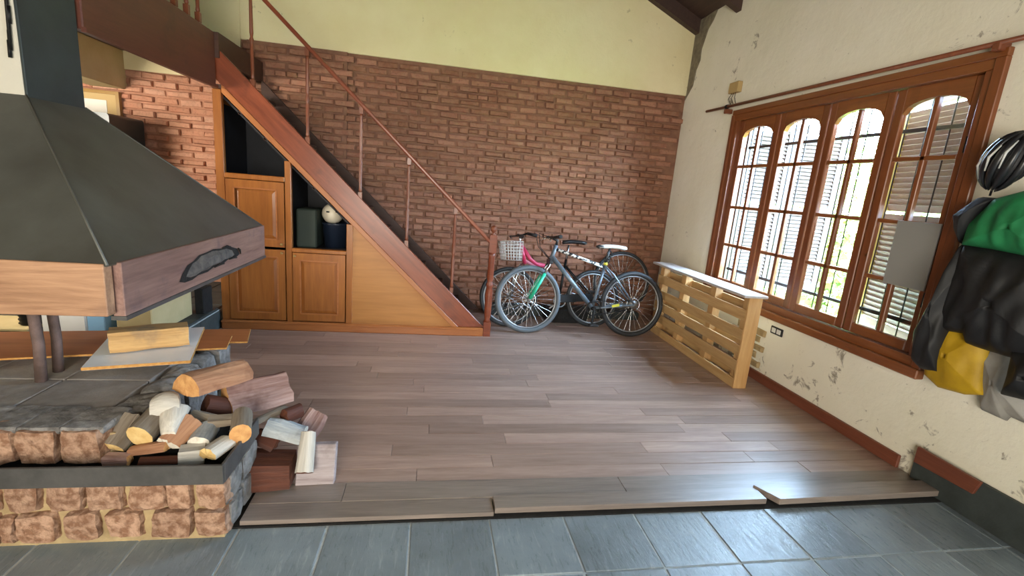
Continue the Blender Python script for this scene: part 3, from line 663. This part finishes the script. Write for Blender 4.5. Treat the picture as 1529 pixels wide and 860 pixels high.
# ------------------------------------------------------------------ hood and flue
ho = thing('fireplace_hood', (-2.05, 2.79, .87), 'large dark steel fireplace hood with timber mantel beams and flue', 'fireplace hood')
HR, HF, HB, HL = -1.20, 1.965, 3.615, -2.9
fx0, fx1, fy0, fy1, fz = -2.25, -1.855, 2.61, 2.985, 1.725
lowv = [(HL, HF, 1.085), (HR, HF, 1.085), (HR, HB, 1.085), (HL, HB, 1.085)]; upv = [(fx0, fy0, fz), (fx1, fy0, fz), (fx1, fy1, fz), (fx0, fy1, fz)]
m = MB().add(lowv+upv, [(0, 1, 5, 4), (1, 2, 6, 5), (2, 3, 7, 6), (3, 0, 4, 7)]); ins = [tuple(Vector(p)*1) for p in []]
cn = m.build('canopy', 'hood_steel', ho); so = cn.modifiers.new('thick', 'SOLIDIFY'); so.thickness = .006; so.offset = -1
for (p, q) in ((lowv[1], upv[1]), (lowv[2], upv[2])): MB().tube([p, q], .005, 6).build('weld_seam', 'hood_steel', ho)
MB().prism([(HL, HF-.005, .872), (HR-.012, HF-.005, .885), (HR-.012, HF-.005, 1.09), (HL, HF-.005, 1.088)], (0, .05, 0)).build('mantel_beam', 'mantel_front', ho, None, .003)
sb = MB().box(HR-.03, HR+.014, HF+.055, HB, .868, 1.088).build('mantel_beam', 'mantel_side', ho, None, .003)
MB().box(HL, HR, HB-.05, HB, .87, 1.085).build('mantel_beam', 'mantel_side', ho)
MB().box(HR-.035, HR+.02, HF+.05, HB, .855, .872).build('lower_lip', 'band_steel', ho)
# charred hollow in the side beam: broken wood rim, dark groove and grey fill
cpx = [(268, 421), (273, 408), (280, 396), (289, 390), (297, 381), (308, 377), (318, 372), (331, 371), (343, 368), (354, 371), (358, 379), (352, 385), (341, 387), (333, 394), (319, 399), (310, 406), (296, 411), (287, 418), (276, 422)]
ring_o = [PX(x, y, HR+.016) for x, y in cpx]; cc = sum(ring_o, Vector())/len(ring_o)
m = MB(); ri = [cc+(p-cc)*.80+Vector((-.006, 0, .004)) for p in ring_o]; n_ = len(ring_o)
m.add(ring_o+[p+Vector((.006, 0, 0)) for p in ri], [(i, (i+1) % n_, n_+(i+1) % n_, n_+i) for i in range(n_)]).build('burnt_rim', 'soot', sb)
m = MB(); hill = [p+Vector((.004, 0, 0)) for p in ri]; r2_ = [cc+(p-cc)*.45+Vector((.014, 0, .006)) for p in ring_o]
m.add(hill+r2_+[cc+Vector((.016, 0, .006))], [(i, (i+1) % n_, n_+(i+1) % n_, n_+i) for i in range(n_)]+[(n_+i, n_+(i+1) % n_, 2*n_) for i in range(n_)]).build('charred_fill', 'charred', sb)
for i in range(4):
    a = ring_o[(i*2+7) % n_]; b = ring_o[(i*2+8) % n_]; MB().tube([a+Vector((.006, 0, .002)), (a+b)/2+Vector((.009, 0, .008)), b+Vector((.006, 0, 0))], [.004, .007, .003], 6).build('splinter', 'soot', sb)
MB().box(fx0, fx1-.006, fy0, fy1, fz-.02, 5.2).build('flue_core', 'plaster_column', ho, None, .004)
MB().box(fx1-.006, fx1+.006, fy0+.0, fy1-.008, fz-.01, 5.2).build('flue_plate', 'flue_steel', ho, None, .002)
t = thing('iron_hanger', PY(10, 40, fy0-.01), 'black wrought-iron rods hanging on the white flue front', 'iron rod')
for (x, y0, y1) in ((4, -60, 75), (12, 8, 35), (13, 45, 72), (13, 60, 86)):
    a, b = PY(x, y0, fy0-.014), PY(x+ (y1-y0)*.09, y1, fy0-.014); MB().tube([a, b], .007, 6).build('rod', 'iron', t)
# ------------------------------------------------------------------ boards, white panel and log on the hearth
def flat_board(name, pix, z, th, mat, label, cat, edge=None, group=None):
    P = [PZ(x, y, z+th) for x, y in pix]; c = sum(P, Vector())/4; c.z = z
    t = thing(name, c, label, cat, group)
    MB().prism([(p.x, p.y, z) for p in P], (0, 0, th)).build('sheet', mat, t)
    if edge:
        ctr = sum(P, Vector())/4
        for i in range(4):
            a, b = P[i], P[(i+1) % 4]; mid = (a+b)/2; n = (mid-ctr); n.z = 0; n.normalize(); n *= .0012
            MB().prism([a+n*.2, b+n*.2, b+n*.2-Vector((0, 0, th-.001)), a+n*.2-Vector((0, 0, th-.001))], n).build('edge', edge, t)
    return t
flat_board('wooden_plank', [(-120, 541), (338, 519), (346, 501), (-120, 519)], .452, .010, 'fibreboard', 'brown plank lying across the back of the hearth under the white panel', 'plank', 'board_edge')
flat_board('wooden_plank', [(-120, 517), (369, 510), (374, 491), (-120, 497)], .440, .010, 'fibreboard', 'brown plank at the rear of the hearth with its end nearest the cabinet', 'plank', 'board_edge')
flat_board('melamine_board', [(121, 549), (284, 538), (305, 488), (166, 499)], .463, .016, 'board_white', 'white melamine chipboard panel lying on the hearth under a split log', 'board', 'board_edge')

def log(a, b, ra, rb, mat, endmat, label, shape='round', seed=0, bend=0, up=(0, 0, 1), name='firewood_log', n=12, amp=.12, flat=1.0, group=None, rings=7):
    a, b = Vector(a), Vector(b); g = random.Random(seed); d = (b-a); L = d.length; d.normalize(); upv_ = Vector(up)
    if abs(d.dot(upv_)) > .95: upv_ = Vector((0, 1, 0))
    s_ = d.cross(upv_).normalized(); u_ = s_.cross(d)
    # local frame: x along log
    R = Matrix((d, s_, u_)).transposed().to_4x4()
    t = thing(name, (a+b)/2-Vector((0, 0, min(ra, rb)*.0)), label, 'firewood', group); t.rotation_euler = R.to_euler()
    def rad(k, ang, r):
        if shape == 'round': q = 1+.08*math.sin(2*ang+seed)
        elif shape == 'square': q = min(1/max(abs(math.cos(ang)), 1e-3), 1/max(abs(math.sin(ang)), 1e-3))*.88
        elif shape == 'half': q = 1. if math.sin(ang) > -.15 else min(1., .18/max(1e-3, -math.sin(ang)))
        else: q = min(1., .42/max(1e-3, math.cos(ang-2.2))) if math.cos(ang-2.2) > .1 else (min(1., .5/max(1e-3, math.cos(ang-4.4))) if math.cos(ang-4.4) > .1 else 1.05)
        return q*r
    P = []
    off = Vector((seed*3.1, seed*1.7, 0)); nn = 16 if shape != 'round' else 14
    for i in range(rings):
        f = i/(rings-1); x = (f-.5)*L
        for k in range(nn):
            an = 2*math.pi*k/nn; r = rad(f, an, ra+(rb-ra)*f); r *= 1+amp*noise.noise(Vector((x*9, math.cos(an)*1.6, math.sin(an)*1.6))+off)
            xx = x + (g.uniform(-.004, .004)*(1 if amp > .1 else .5) if i in (0, rings-1) else 0)
            P.append((xx, r*math.cos(an), r*math.sin(an)*flat+bend*(1-(2*f-1)**2)))
    F = [(i*nn+k, i*nn+(k+1) % nn, (i+1)*nn+(k+1) % nn, (i+1)*nn+k) for i in range(rings-1) for k in range(nn)]
    m = MB(); m.add(P, F, shape == 'round'); me = m.mesh('bark', mat); o = bpy.data.objects.new('bark', me); COL.objects.link(o); o.parent = t
    for i, c in ((0, -1), (rings-1, 1)):
        ctr = Vector((c*(L/2+.002), 0, bend*(0))); ring = [Vector(P[i*nn+k]) for k in range(nn)]; ctr = sum(ring, Vector())/nn+Vector((c*.003, 0, 0))
        mid = [ctr+(p-ctr)*.55+Vector((c*.001, 0, 0)) for p in ring]
        e = MB().add(ring+mid+[ctr], [(k, (k+1) % nn, nn+(k+1) % nn, nn+k) for k in range(nn)]+[(nn+k, nn+(k+1) % nn, 2*nn) for k in range(nn)])
        me = e.mesh('cut_end', endmat); o = bpy.data.objects.new('cut_end', me); COL.objects.link(o); o.parent = t
    return t
Z = PZ
zp = .482
log(Z(163, 508, zp+.06), Z(281, 497, zp+.058), .068, .064, 'log_gold', 'end_white', 'thick split log with golden face lying on the white panel', 'square', 3, flat=.9, amp=.10)
# pile on the ledge, back to front
log(Z(170, 668, .33), Z(203, 622, .41), .033, .036, 'log_grey', 'end_yellow', 'grey split log leaning on the hearth edge with square end', 'square', 11)
log(Z(208, 652, .37), Z(240, 618, .40), .050, .050, 'log_grey', 'end_yellow', 'round grey log showing a pale yellow sawn end', 'round', 12, amp=.06)
log(Z(226, 612, .435), Z(268, 606, .435), .048, .054, 'log_white', 'end_white', 'thick white-barked log on top of the hearth pile', 'round', 13, bend=.02)
log(Z(262, 612, .42), Z(252, 650, .37), .050, .024, 'log_white', 'end_white', 'white tapering stump piece with twisted grain below the white log', 'round', 14, bend=.015, amp=.25)
log(Z(252, 664, .34), Z(288, 626, .39), .048, .044, 'log_orange', 'end_white', 'reddish wedge of split wood with a white bark edge', 'split', 15)
log(Z(196, 676, .305), Z(252, 668, .325), .028, .034, 'log_orange', 'end_orange', 'flat orange-brown split piece under the sawn round log', 'half', 16)
log(Z(157, 686, .296), Z(194, 686, .296), .023, .023, 'log_pink', 'end_orange', 'small pinkish block at the front of the hearth ledge', 'square', 17, amp=.05)
log(Z(210, 690, .292), Z(268, 688, .292), .020, .022, 'log_brown', 'end_brown', 'thin dark split stick behind the steel band', 'half', 18)
log(Z(268, 680, .31), Z(306, 676, .305), .035, .036, 'log_white', 'end_white', 'short white log with octagonal end at the ledge front', 'square', 19, amp=.05)
log(Z(296, 664, .33), Z(312, 638, .34), .040, .040, 'log_blue', 'end_white', 'short bluish-grey log wedged behind the short white log', 'round', 20)
log(Z(285, 622, .37), Z(325, 632, .35), .036, .034, 'log_grey', 'end_white', 'grey crumbling log chunk beside the white stump', 'split', 21, amp=.3)
log(Z(312, 634, .35), Z(352, 630, .35), .036, .034, 'log_grey', 'end_yellow', 'brown-grey broken chunk beside the round orange end', 'half', 22, amp=.28)
log(Z(359, 648, .37), Z(362, 620, .39), .046, .044, 'log_grey', 'end_orange', 'log seen end-on with a round orange sawn face', 'round', 23, amp=.04)
log(Z(310, 683, .315), Z(340, 662, .32), .042, .042, 'log_white', 'end_yellow', 'pale split log lying along the side steel band', 'half', 24)
# pile on the floor beside the hearth
log(Z(278, 586, .49), Z(362, 561, .46), .078, .074, 'log_orange', 'end_orange', 'large orange-pink split log on the pile with cracked end', 'half', 31, flat=1.1)
log(Z(340, 602, .34), Z(430, 580, .34), .088, .092, 'log_pink', 'end_orange', 'large pink-brown split log beside the orange one', 'split', 32, flat=1.2)
log(Z(306, 604, .36), Z(372, 612, .28), .05, .05, 'log_brown', 'end_brown', 'dark brown log hidden beneath the large split logs', 'round', 33)
log(Z(362, 640, .28), Z(425, 612, .26), .022, .026, 'log_grey', 'end_white', 'thin dark grey stick above the whitish log', 'half', 34)
log(Z(455, 650, .14), Z(476, 616, .22), .056, .055, 'log_pink', 'end_white', 'pink splintered log standing at the outer end of the pile', 'split', 35, amp=.3)
log(Z(424, 622, .27), Z(448, 612, .27), .036, .036, 'log_brown', 'end_brown', 'short brown log with dark round end on top of the whitish log', 'round', 36)
log(Z(398, 640, .22), Z(452, 654, .17), .066, .062, 'log_blue', 'end_white', 'whitish-blue barked log above the dark brown beam', 'half', 37, amp=.2)
log(Z(382, 650, .21), Z(412, 664, .17), .040, .046, 'log_brown', 'end_brown', 'dark brown split wedge between steel band and whitish log', 'split', 38)
log(Z(376, 702, .085), Z(438, 700, .085), .088, .078, 'log_brown', 'end_brown', 'squared dark brown timber block on the floor beside the hearth', 'square', 39, amp=.04, flat=.9)
log(Z(461, 645, .25), Z(454, 706, .10), .032, .040, 'log_white', 'end_brown', 'smooth white branch leaning in front of the grey plank', 'round', 40, amp=.08)
o = MB().tube([Z(464, 676, .13), Z(472, 673, .13), Z(477, 668, .14)], [.014, .012, .006], 8).build('twig_stub', 'log_white', None, Z(464, 676, .13)); tag(o, 'short white twig stub sticking out from the leaning white branch', 'firewood')
p0, p1 = Z(440, 727, 0), Z(498, 724, 0); hgt = .185
o = MB().prism([(p0.x, p0.y, .002), (p1.x, p1.y, .002), (p1.x+.0, p1.y+.06, hgt), (p0.x, p0.y+.06, hgt)], (.004, .035, 0)).build('weathered_plank', 'log_weathered', None, (p0+p1)/2, .004); tag(o, 'weathered grey-pink plank offcut leaning on the firewood pile', 'firewood')

# ------------------------------------------------------------------ bicycles
def wheel(parent, c, R, tyre_mat, tr, name, disc=True, nsp=28, hubw=.05, steer=0):
    c = Vector(c); w_ = MB().torus((0, 0, 0), R-tr, tr, 'Y', 56, 8); me = w_.mesh(name, tyre_mat); o = bpy.data.objects.new(name, me); COL.objects.link(o); o.parent = parent; o.location = c; o.rotation_euler = (0, 0, steer)
    def sub(m, nm, mt):
        q = bpy.data.objects.new(nm, m.mesh(nm, mt)); COL.objects.link(q); q.parent = o
    rr_ = R-2*tr-.004
    sub(MB().torus((0, 0, 0), rr_, .009, 'Y', 48, 6), 'rim', 'alu_dull')
    m = MB()
    for k in range(nsp):
        a = 2*math.pi*k/nsp; b = a+(.5 if k % 4 < 2 else -.5); s_ = hubw/2*(1 if k % 2 else -1)
        m.tube([(.022*math.cos(b), s_, .022*math.sin(b)), (rr_*math.cos(a), 0, rr_*math.sin(a))],   .0028, 4, cap=False)
    sub(m, 'spokes', 'chrome')
    sub(MB().lathe([(.008, -hubw*.9), (.025, -hubw*.55), (.025, -hubw*.45), (.013, -hubw*.35), (.013, hubw*.35), (.025, hubw*.45), (.025, hubw*.55), (.008, hubw*.9)], (0, 0, 0), 12, 'Y'), 'hub', 'alu_dull')
    if disc:
        d = MB(); d.torus((0, -hubw*.7, 0), .072, .005, 'Y', 28, 4)
        for k in range(6): a = k*math.pi/3; d.bar((.02*math.cos(a), -hubw*.7, .02*math.sin(a)), (.07*math.cos(a+.3), -hubw*.7, .07*math.sin(a+.3)), .006, .003, (0, 1, 0))
        sub(d, 'brake_disc', 'chrome')
    return o
def tube_part(parent, name, mat, pts, r, n=8):
    me = MB().tube(pts, r, n).mesh(name, mat); o = bpy.data.objects.new(name, me); COL.objects.link(o); o.parent = parent; return o
def part(parent, name, mat, m, bevel=0):
    o = bpy.data.objects.new(name, m.mesh(name, mat, (0, 0, 0), bevel)); COL.objects.link(o); o.parent = parent; return o
def saddle(parent, x, z, L, mat, w_=.07):
    pr = [(0, .02), (.25, .022), (.5, .035), (.75, .06), (1, w_)]; m = MB(); P = []
    for f, hw in pr:
        xx = x+f*L; zz = z+.012*math.sin(f*3)
        P += [(xx, -hw, zz-.012), (xx, -hw*.7, zz+.014), (xx, 0, zz+.02), (xx, hw*.7, zz+.014), (xx, hw, zz-.012), (xx, 0, zz-.024)]
    F = [(i*6+k, i*6+(k+1) % 6, (i+1)*6+(k+1) % 6, (i+1)*6+k) for i in range(4) for k in range(6)]+[(5, 4, 3, 2, 1, 0), tuple(24+k for k in range(6))]
    m.add(P, F, True); return part(parent, 'saddle', mat, m)
# grey mountain bike, facing left; local x from front hub, ground z=0
b1 = thing('bicycle', (1.03, 4.70, 0), 'grey-blue mountain bike with green fork and white saddle, nearest the pallet shelf', 'bicycle', rot=(math.radians(-7), 0, math.radians(-1)))
R1 = .362; FH, RH = (0, 0, R1), (1.16, 0, R1)
wheel(b1, FH, R1, 'rubber_grey', .026, 'front_wheel', steer=math.radians(5)); wheel(b1, RH, R1, 'rubber', .026, 'rear_wheel')
HT, HBt, ST, BB = (.262, 0, .95), (.215, 0, .79), (.80, 0, .755), (.71, 0, .30)
tube_part(b1, 'head_tube', 'frame_grey', [HBt, HT], .022)
tube_part(b1, 'top_tube', 'frame_white_text', [(.255, 0, .91), ST], .018, 10); tube_part(b1, 'down_tube', 'frame_grey', [(.225, 0, .83), BB], .024, 10)
tube_part(b1, 'seat_tube', 'frame_grey', [(.825, 0, .80), BB], .017)
for s_ in (-.06, .06):
    tube_part(b1, 'chain_stay', 'frame_grey', [(.71, s_*.4, .30), (.86, s_, .32), (1.16, s_, R1)], .010); tube_part(b1, 'seat_stay', 'frame_grey', [(.81, s_*.3, .765), (.90, s_, .68), (1.16, s_, R1)], .009)
    tube_part(b1, 'fork_lower', 'green_paint', [(.006, s_*1.05, R1+.01), (.148, s_*1.05, .645)], .020, 10); tube_part(b1, 'fork_stanchion', 'chrome', [(.148, s_*1.05, .645), (.20, s_, .765)], .014)
part(b1, 'fork_crown', 'black_plastic', MB().obox((.205, 0, .775), (.02, 0, 0), (0, .075, 0), (0, 0, .022)), .006)
part(b1, 'chain_stay_sticker', 'yellow_sticker', MB().obox((.95, -.064, .345), (.04, 0, .008), (0, .008, 0), (0, 0, .013)))
tube_part(b1, 'stem', 'black_plastic', [(.262, 0, .95), (.27, 0, 1.0), (.20, 0, 1.03)], .017)
hb = tube_part(b1, 'handlebar', 'iron', [(.23, -.30, 1.035), (.20, -.14, 1.03), (.20, 0, 1.03), (.20, .14, 1.03), (.23, .30, 1.035)], .0125)
for s_ in (-1, 1):
    g = part(hb, 'grip', 'black_plastic', MB().tube([(.23, s_*.30, 1.035), (.22, s_*.19, 1.033)], .018, 8)); part(hb, 'brake_lever', 'chrome', MB().tube([(.205, s_*.17, 1.03), (.14, s_*.19, 1.0), (.135, s_*.28, .985)], .006, 6))
    part(hb, 'brake_cable', 'iron', MB().tube([(.16, s_*.15, 1.02), (.05, s_*.10, 1.06), (.08, s_*.04, .92), (.2, s_*.03, .80)], .004, 5))
tube_part(b1, 'seat_post', 'black_plastic', [(.82, 0, .79), (.856, 0, .955)], .0145)
part(b1, 'seat_clamp', 'yellow_sticker', MB().lathe([(.02, -.015), (.024, 0), (.02, .015)], (.822, 0, .785), 10))
for k in range(3): part(b1, 'lock_chain', 'iron', MB().torus((.835+.01*k, -.005, .82+.04*k), .024, .007, 'Y', 16, 6))
saddle(b1, .735, .965, .29, 'white_plastic', .072); part(b1, 'saddle_nose', 'black_plastic', MB().lathe([(.012, -.03), (.022, 0), (.020, .05), (.008, .06)], (.735, 0, .965), 10, 'X'))
part(b1, 'chainring', 'iron', MB().torus((.71, -.045, .30), .075, .008, 'Y', 28, 6).lathe([(.02, -.08), (.02, .05)], (.71, 0, .30), 10, 'Y'))
for s_, d in ((-1, -1), (1, 1)):
    cr = part(b1, 'crank', 'iron', MB().bar((.71, s_*.075, .30), (.71+.02*d, s_*.09, .30+.165*d), .018, .022, (0, 1, 0))); part(cr, 'pedal', 'black_plastic', MB().box(.71+.02*d-.045, .71+.02*d+.045, s_*.14-.045, s_*.14+.045, .30+.165*d-.011, .30+.165*d+.011), .003)
ch = [(.71+.078*math.cos(a), -.045, .30+.078*math.sin(a)) for a in [math.pi/2+i*math.pi/8 for i in range(9)]]+[(1.16+.04*math.cos(a), -.045, R1+.04*math.sin(a)) for a in [-math.pi/2+i*math.pi/6 for i in range(7)]]
part(b1, 'chain', 'iron', MB().tube(ch, .005, 5, closed=True)); part(b1, 'sprocket', 'alu_dull', MB().lathe([(.012, -.055), (.05, -.05), (.045, -.03), (.03, -.02)], (1.16, 0, R1), 20, 'Y'))
# pink bike with basket, behind
b2 = thing('bicycle', (.865, 4.90, 0), 'pink bicycle with white wire basket and black saddle, against the brick wall', 'bicycle', rot=(math.radians(-9), 0, math.radians(6)))
R2 = .33; wheel(b2, (0, 0, R2), R2, 'rubber', .021, 'front_wheel', False); wheel(b2, (1.0, 0, R2), R2, 'rubber', .021, 'rear_wheel', False)
tube_part(b2, 'head_tube', 'pink_paint', [(.165, 0, .70), (.11, 0, .92)], .022, 10)
for s_ in (-.05, .05): tube_part(b2, 'fork_blade', 'chrome', [(.005, s_, R2), (.075, s_, .60), (.135, s_*.6, .70)], .013)
tube_part(b2, 'down_tube', 'pink_paint', [(.12, 0, .90), (.22, 0, .76), (.30, 0, .70), (.44, 0, .68)], .022, 10); tube_part(b2, 'top_tube', 'pale_pink', [(.16, 0, .74), (.30, 0, .66), (.42, 0, .63), (.50, 0, .50), (.58, 0, .30)], .018, 10)
tube_part(b2, 'seat_tube', 'iron', [(.58, 0, .30), (.65, 0, .76)], .016); tube_part(b2, 'seat_post', 'chrome', [(.65, 0, .76), (.675, 0, .93)], .013)
for s_ in (-.05, .05): tube_part(b2, 'chain_stay', 'iron', [(.58, s_*.4, .30), (1.0, s_, R2)], .009); tube_part(b2, 'seat_stay', 'iron', [(.64, s_*.4, .70), (1.0, s_, R2)], .008)
saddle(b2, .60, .96, .26, 'black_plastic', .09)
hb = tube_part(b2, 'handlebar', 'iron', [(.20, -.26, 1.0), (.12, -.18, 1.02), (.09, 0, 1.0), (.12, .18, 1.02), (.20, .26, 1.0)], .011)
tube_part(b2, 'stem', 'chrome', [(.11, 0, .92), (.09, 0, 1.0)], .014)
for s_ in (-1, 1):
    part(hb, 'grip', 'black_plastic', MB().tube([(.20, s_*.26, 1.0), (.125, s_*.185, 1.02)], .017, 8)); part(hb, 'brake_lever', 'black_plastic', MB().tube([(.11, s_*.15, 1.01), (.03, s_*.18, 1.0), (.07, s_*.25, .98)], .007, 6))
bk = MB(); x0, x1, z0, z1, hw0, hw1 = -.10, .095, .735, .935, .11, .15
for k in range(7):
    f = k/6; z = z0+(z1-z0)*f; hw = hw0+(hw1-hw0)*f; xx0 = x0+.02-.03*f
    bk.tube([(xx0, -hw, z), (x1, -hw, z), (x1, hw, z), (xx0, hw, z)], .0032, 5, closed=True)
for k in range(7):
    f = k/6; xa = x0+.02+(x1-x0-.02)*f; xb = x0-.01+(x1-x0+.01)*f
    for s_ in (-1, 1): bk.tube([(xa, s_*hw0, z0), (xb, s_*hw1, z1)], .0032, 5)
    yb_ = -1+2*f
    for xa_, xb_ in ((x0+.02, x0-.01), (x1, x1)): bk.tube([(xa_, yb_*hw0, z0), (xb_, yb_*hw1, z1)], .0032, 5)
    bk.tube([(xa, -hw0, z0), (xa, hw0, z0)], .003, 5)
part(b2, 'basket', 'white_plastic', bk)
part(b2, 'chainring', 'alu_dull', MB().torus((.58, -.04, .30), .07, .007, 'Y', 24, 6)); part(b2, 'crank', 'chrome', MB().bar((.58, -.06, .30), (.45, -.07, .22), .016, .02, (0, 1, 0))); part(b2, 'crank', 'chrome', MB().bar((.58, .06, .30), (.71, .07, .38), .016, .02, (0, 1, 0)))
part(b2, 'chain_guard', 'black_plastic', MB().bar((.52, -.05, .32), (.98, -.05, .35), .012, .09, (0, 0, 1)), .004)
# loose wheel on the ledge
t = thing('spare_wheel', (2.355, 5.42, .095), 'loose bicycle wheel with silver rim standing on the ledge behind the mountain bike', 'wheel', rot=(math.radians(-8), 0, 0))
wheel(t, (0, 0, .375), .375, 'rubber', .018, 'tyre', False)
o = MB().box(1.35, 1.85, 5.12, 5.34, .0, .16).build('tool_crate', 'soot', None, (1.6, 5.23, 0), .01); tag(o, 'low sooty black crate on the floor behind the bicycles', 'crate')

# ------------------------------------------------------------------ pallet shelf
ps = thing('pallet_shelf', (2.72, 4.1, 0), 'pale pine pallet stood upright as a shelf with greyish top board under the window', 'shelf')
YA, YE, XF, XK = 3.345, 4.93, 2.562, 2.675
for (z0, z1) in ((.0, .082), (.15, .24), (.285, .375), (.42, .51), (.585, .675)): MB().box(XF, XF+.02, YA+.02, YE, z0, z1).build('slat', 'pallet_wood', ps, None, .002)
for (z0, z1) in ((.05, .14), (.33, .42), (.63, .72)): MB().box(XK-.02, XK, YA+.02, YE, z0, z1).build('slat', 'pallet_wood', ps, None, .002)
for yy in (YA+.02, 3.85, 4.38, YE-.08): MB().box(XF+.02, XK-.02, yy, yy+.08, .01, .775).build('stringer', 'pallet_wood_z', ps, None, .002)
MB().box(XF-.004, XK+.002, YA-.002, YA+.018, 0, .79).build('end_board', 'pallet_wood_z', ps, None, .002)
MB().box(2.485, 2.70, YA-.03, YE+.03, .79, .812).build('top_board', 'shelf_top', ps, None, .003)

# ------------------------------------------------------------------ hanging clothes and helmet
def puff(pix, X, depth, name, mat, parent=None, folds=8, seed=0, rings=14, origin=None, dirn=(1, .4)):
    poly = [PX(x, y, X) for x, y in pix]; P = []
    n = len(poly)
    for i in range(n):
        a, b = poly[i], poly[(i+1) % n]; k = max(1, int((b-a).length/.015))
        P += [a+(b-a)*(j/k) for j in range(k)]
    N = len(P); c = sum(P, Vector())/N; V = []; F = []
    for r in range(rings):
        f = r/rings
        for p in P:
            q = p+(c-p)*f; h = depth*(1-(1-f)**4)**.5 if f > 0 else 0
            h += (.13*depth*math.sin(folds*(q.y*dirn[0]*9+q.z*dirn[1]*4)+2.5*noise.noise(q*5)+seed)+.22*depth*noise.noise(Vector((0, q.y*20, q.z*9))+Vector((seed, 0, 0))))*min(1, f*3)
            V.append(q-Vector((max(h, 0)+.004*r, 0, 0)))
    V.append(c-Vector((depth*1.05, 0, 0)))
    for r in range(rings-1):
        for k in range(N): F.append((r*N+k, r*N+(k+1) % N, (r+1)*N+(k+1) % N, (r+1)*N+k))
    for k in range(N): F.append(((rings-1)*N+k, (rings-1)*N+(k+1) % N, rings*N))
    base = len(V); V += [p+Vector((.01, 0, 0)) for p in P]
    for k in range(N): F.append((k, (k+1) % N, base+(k+1) % N, base+k))
    F.append(tuple(base+k for k in range(N)))
    return MB().add(V, F, True).build(name, mat, parent, origin)
XC = 2.86
t = thing('trousers', PX(1490, 620, XC+.02), 'grey trousers hanging at the back below the jacket', 'trousers')
puff([(1466, 505), (1515, 520), (1545, 600), (1548, 640), (1508, 622), (1502, 628), (1466, 612), (1463, 580)], XC+.03, .03, 'trouser_leg', 'cloth_grey', t, 6, 1)
o = puff([(1388, 480), (1430, 478), (1478, 500), (1474, 540), (1468, 590), (1440, 589), (1400, 578), (1381, 560), (1383, 515)], XC-.02, .03, 'yellow_bag', 'cloth_yellow', None, 5, 2, origin=PX(1430, 585, XC-.02)); tag(o, 'yellow fabric bag hanging below the jacket hem', 'bag')
t = thing('jacket', PX(1470, 540, XC-.06), 'black rain jacket with green shoulders hanging on the wall by the window', 'jacket')
puff([(1442, 362), (1529, 378), (1600, 390), (1610, 560), (1502, 532), (1445, 514), (1440, 498), (1405, 494), (1398, 470), (1415, 420)], XC-.06, .06, 'body', 'cloth_black', t, 7, 3)
puff([(1440, 362), (1425, 400), (1385, 470), (1366, 505), (1364, 540), (1374, 550), (1400, 556), (1412, 520), (1425, 470), (1448, 400)], XC-.065, .05, 'sleeve', 'cloth_black', t, 9, 4)
puff([(1520, 520), (1600, 530), (1610, 610), (1540, 600), (1500, 590), (1510, 560)], XC-.06, .07, 'sleeve', 'cloth_black', t, 7, 8)
puff([(1488, 296), (1529, 285), (1600, 290), (1610, 395), (1529, 382), (1480, 372), (1437, 366), (1448, 335)], XC-.075, .055, 'shoulder_panel', 'cloth_green', t, 6, 5)
puff([(1468, 294), (1492, 296), (1455, 345), (1436, 364), (1430, 345), (1431, 322)], XC-.06, .05, 'collar', 'cloth_black', t, 7, 6)
a = PX(1418, 462, XC-.12); MB().bar(a, a+Vector((0, -.01, -.07)), .012, .004, (1, 0, 0)).build('zip_pull', 'helmet_white', t)
hk = tag(MB().box(2.90, XR, 1.97, 2.07, 1.90, 1.97).tube([(2.90, 2.02, 1.93), (2.86, 2.02, 1.92), (2.85, 2.02, 1.96)], .008, 6).build('coat_hook', 'iron', None, (2.91, 2.02, 1.9)), 'black iron coat hook holding the helmet and jacket', 'hook')
hc = PX(1508, 242, XC-.08)
t = thing('bicycle_helmet', hc, 'black bicycle helmet with pale vents hanging above the jacket', 'helmet')
HA = Vector((0, .30, -.95)).normalized(); HU = Vector((-1, .1, .1)); HU = (HU-HA*HU.dot(HA)).normalized(); HS = HA.cross(HU)
def hp(u, v, k=1.): return hc + HA*(.145*math.sin(u)*k) + HS*(.108*math.cos(u)*math.sin(v)*k) + HU*(.105*math.cos(u)*math.cos(v)*k)
for i, v in enumerate((-1.25, -.75, -.25, .25, .75, 1.25)):
    m = MB(); P = []; n = 13
    for j in range(n):
        u = -1.35+2.7*j/(n-1); wv = .19
        for (dv, k) in ((-wv, .9), (-wv*.8, 1.0), (0, 1.04), (wv*.8, 1.0), (wv, .9), (0, .82)): P.append(hp(u, v+dv, k))
    F = [(j*6+k, j*6+(k+1) % 6, (j+1)*6+(k+1) % 6, (j+1)*6+k) for j in range(n-1) for k in range(6)]+[(5, 4, 3, 2, 1, 0), tuple((n-1)*6+k for k in range(6))]
    m.add(P, F, True).build('shell_rib', 'helmet_black', t)
m = MB(); inner = [[hp(-1.5+3*j/12, -1.45+2.9*k/12, .88) for k in range(13)] for j in range(13)]
m.add([p for r_ in inner for p in r_], [(j*13+k, j*13+k+1, (j+1)*13+k+1, (j+1)*13+k) for j in range(12) for k in range(12)], True).build('liner', 'cloth_black', t)
for (u0, u1, v) in ((-.8, .2, -.5), (-.2, .8, .5), (-.9, -.1, 1.0), (-.5, .4, 0.)): MB().tube([hp(u0, v, 1.0), hp((u0+u1)/2, v+.08, 1.035), hp(u1, v, 1.0)], [.003, .006, .003], 8).build('vent_trim', 'helmet_white', t)
for (u, v) in ((1.0, -1.3), (1.0, 1.3), (-.9, 0)): a = hp(u, v, .95); MB().tube([a, hp(0, 0, .4), PX(1478, 292, XC-.06)], .005, 6).build('strap', 'cloth_black', t)
MB().torus(hp(0, 0, .2), .105, .012, 'X', 32, 6).build('rim', 'helmet_black', t)
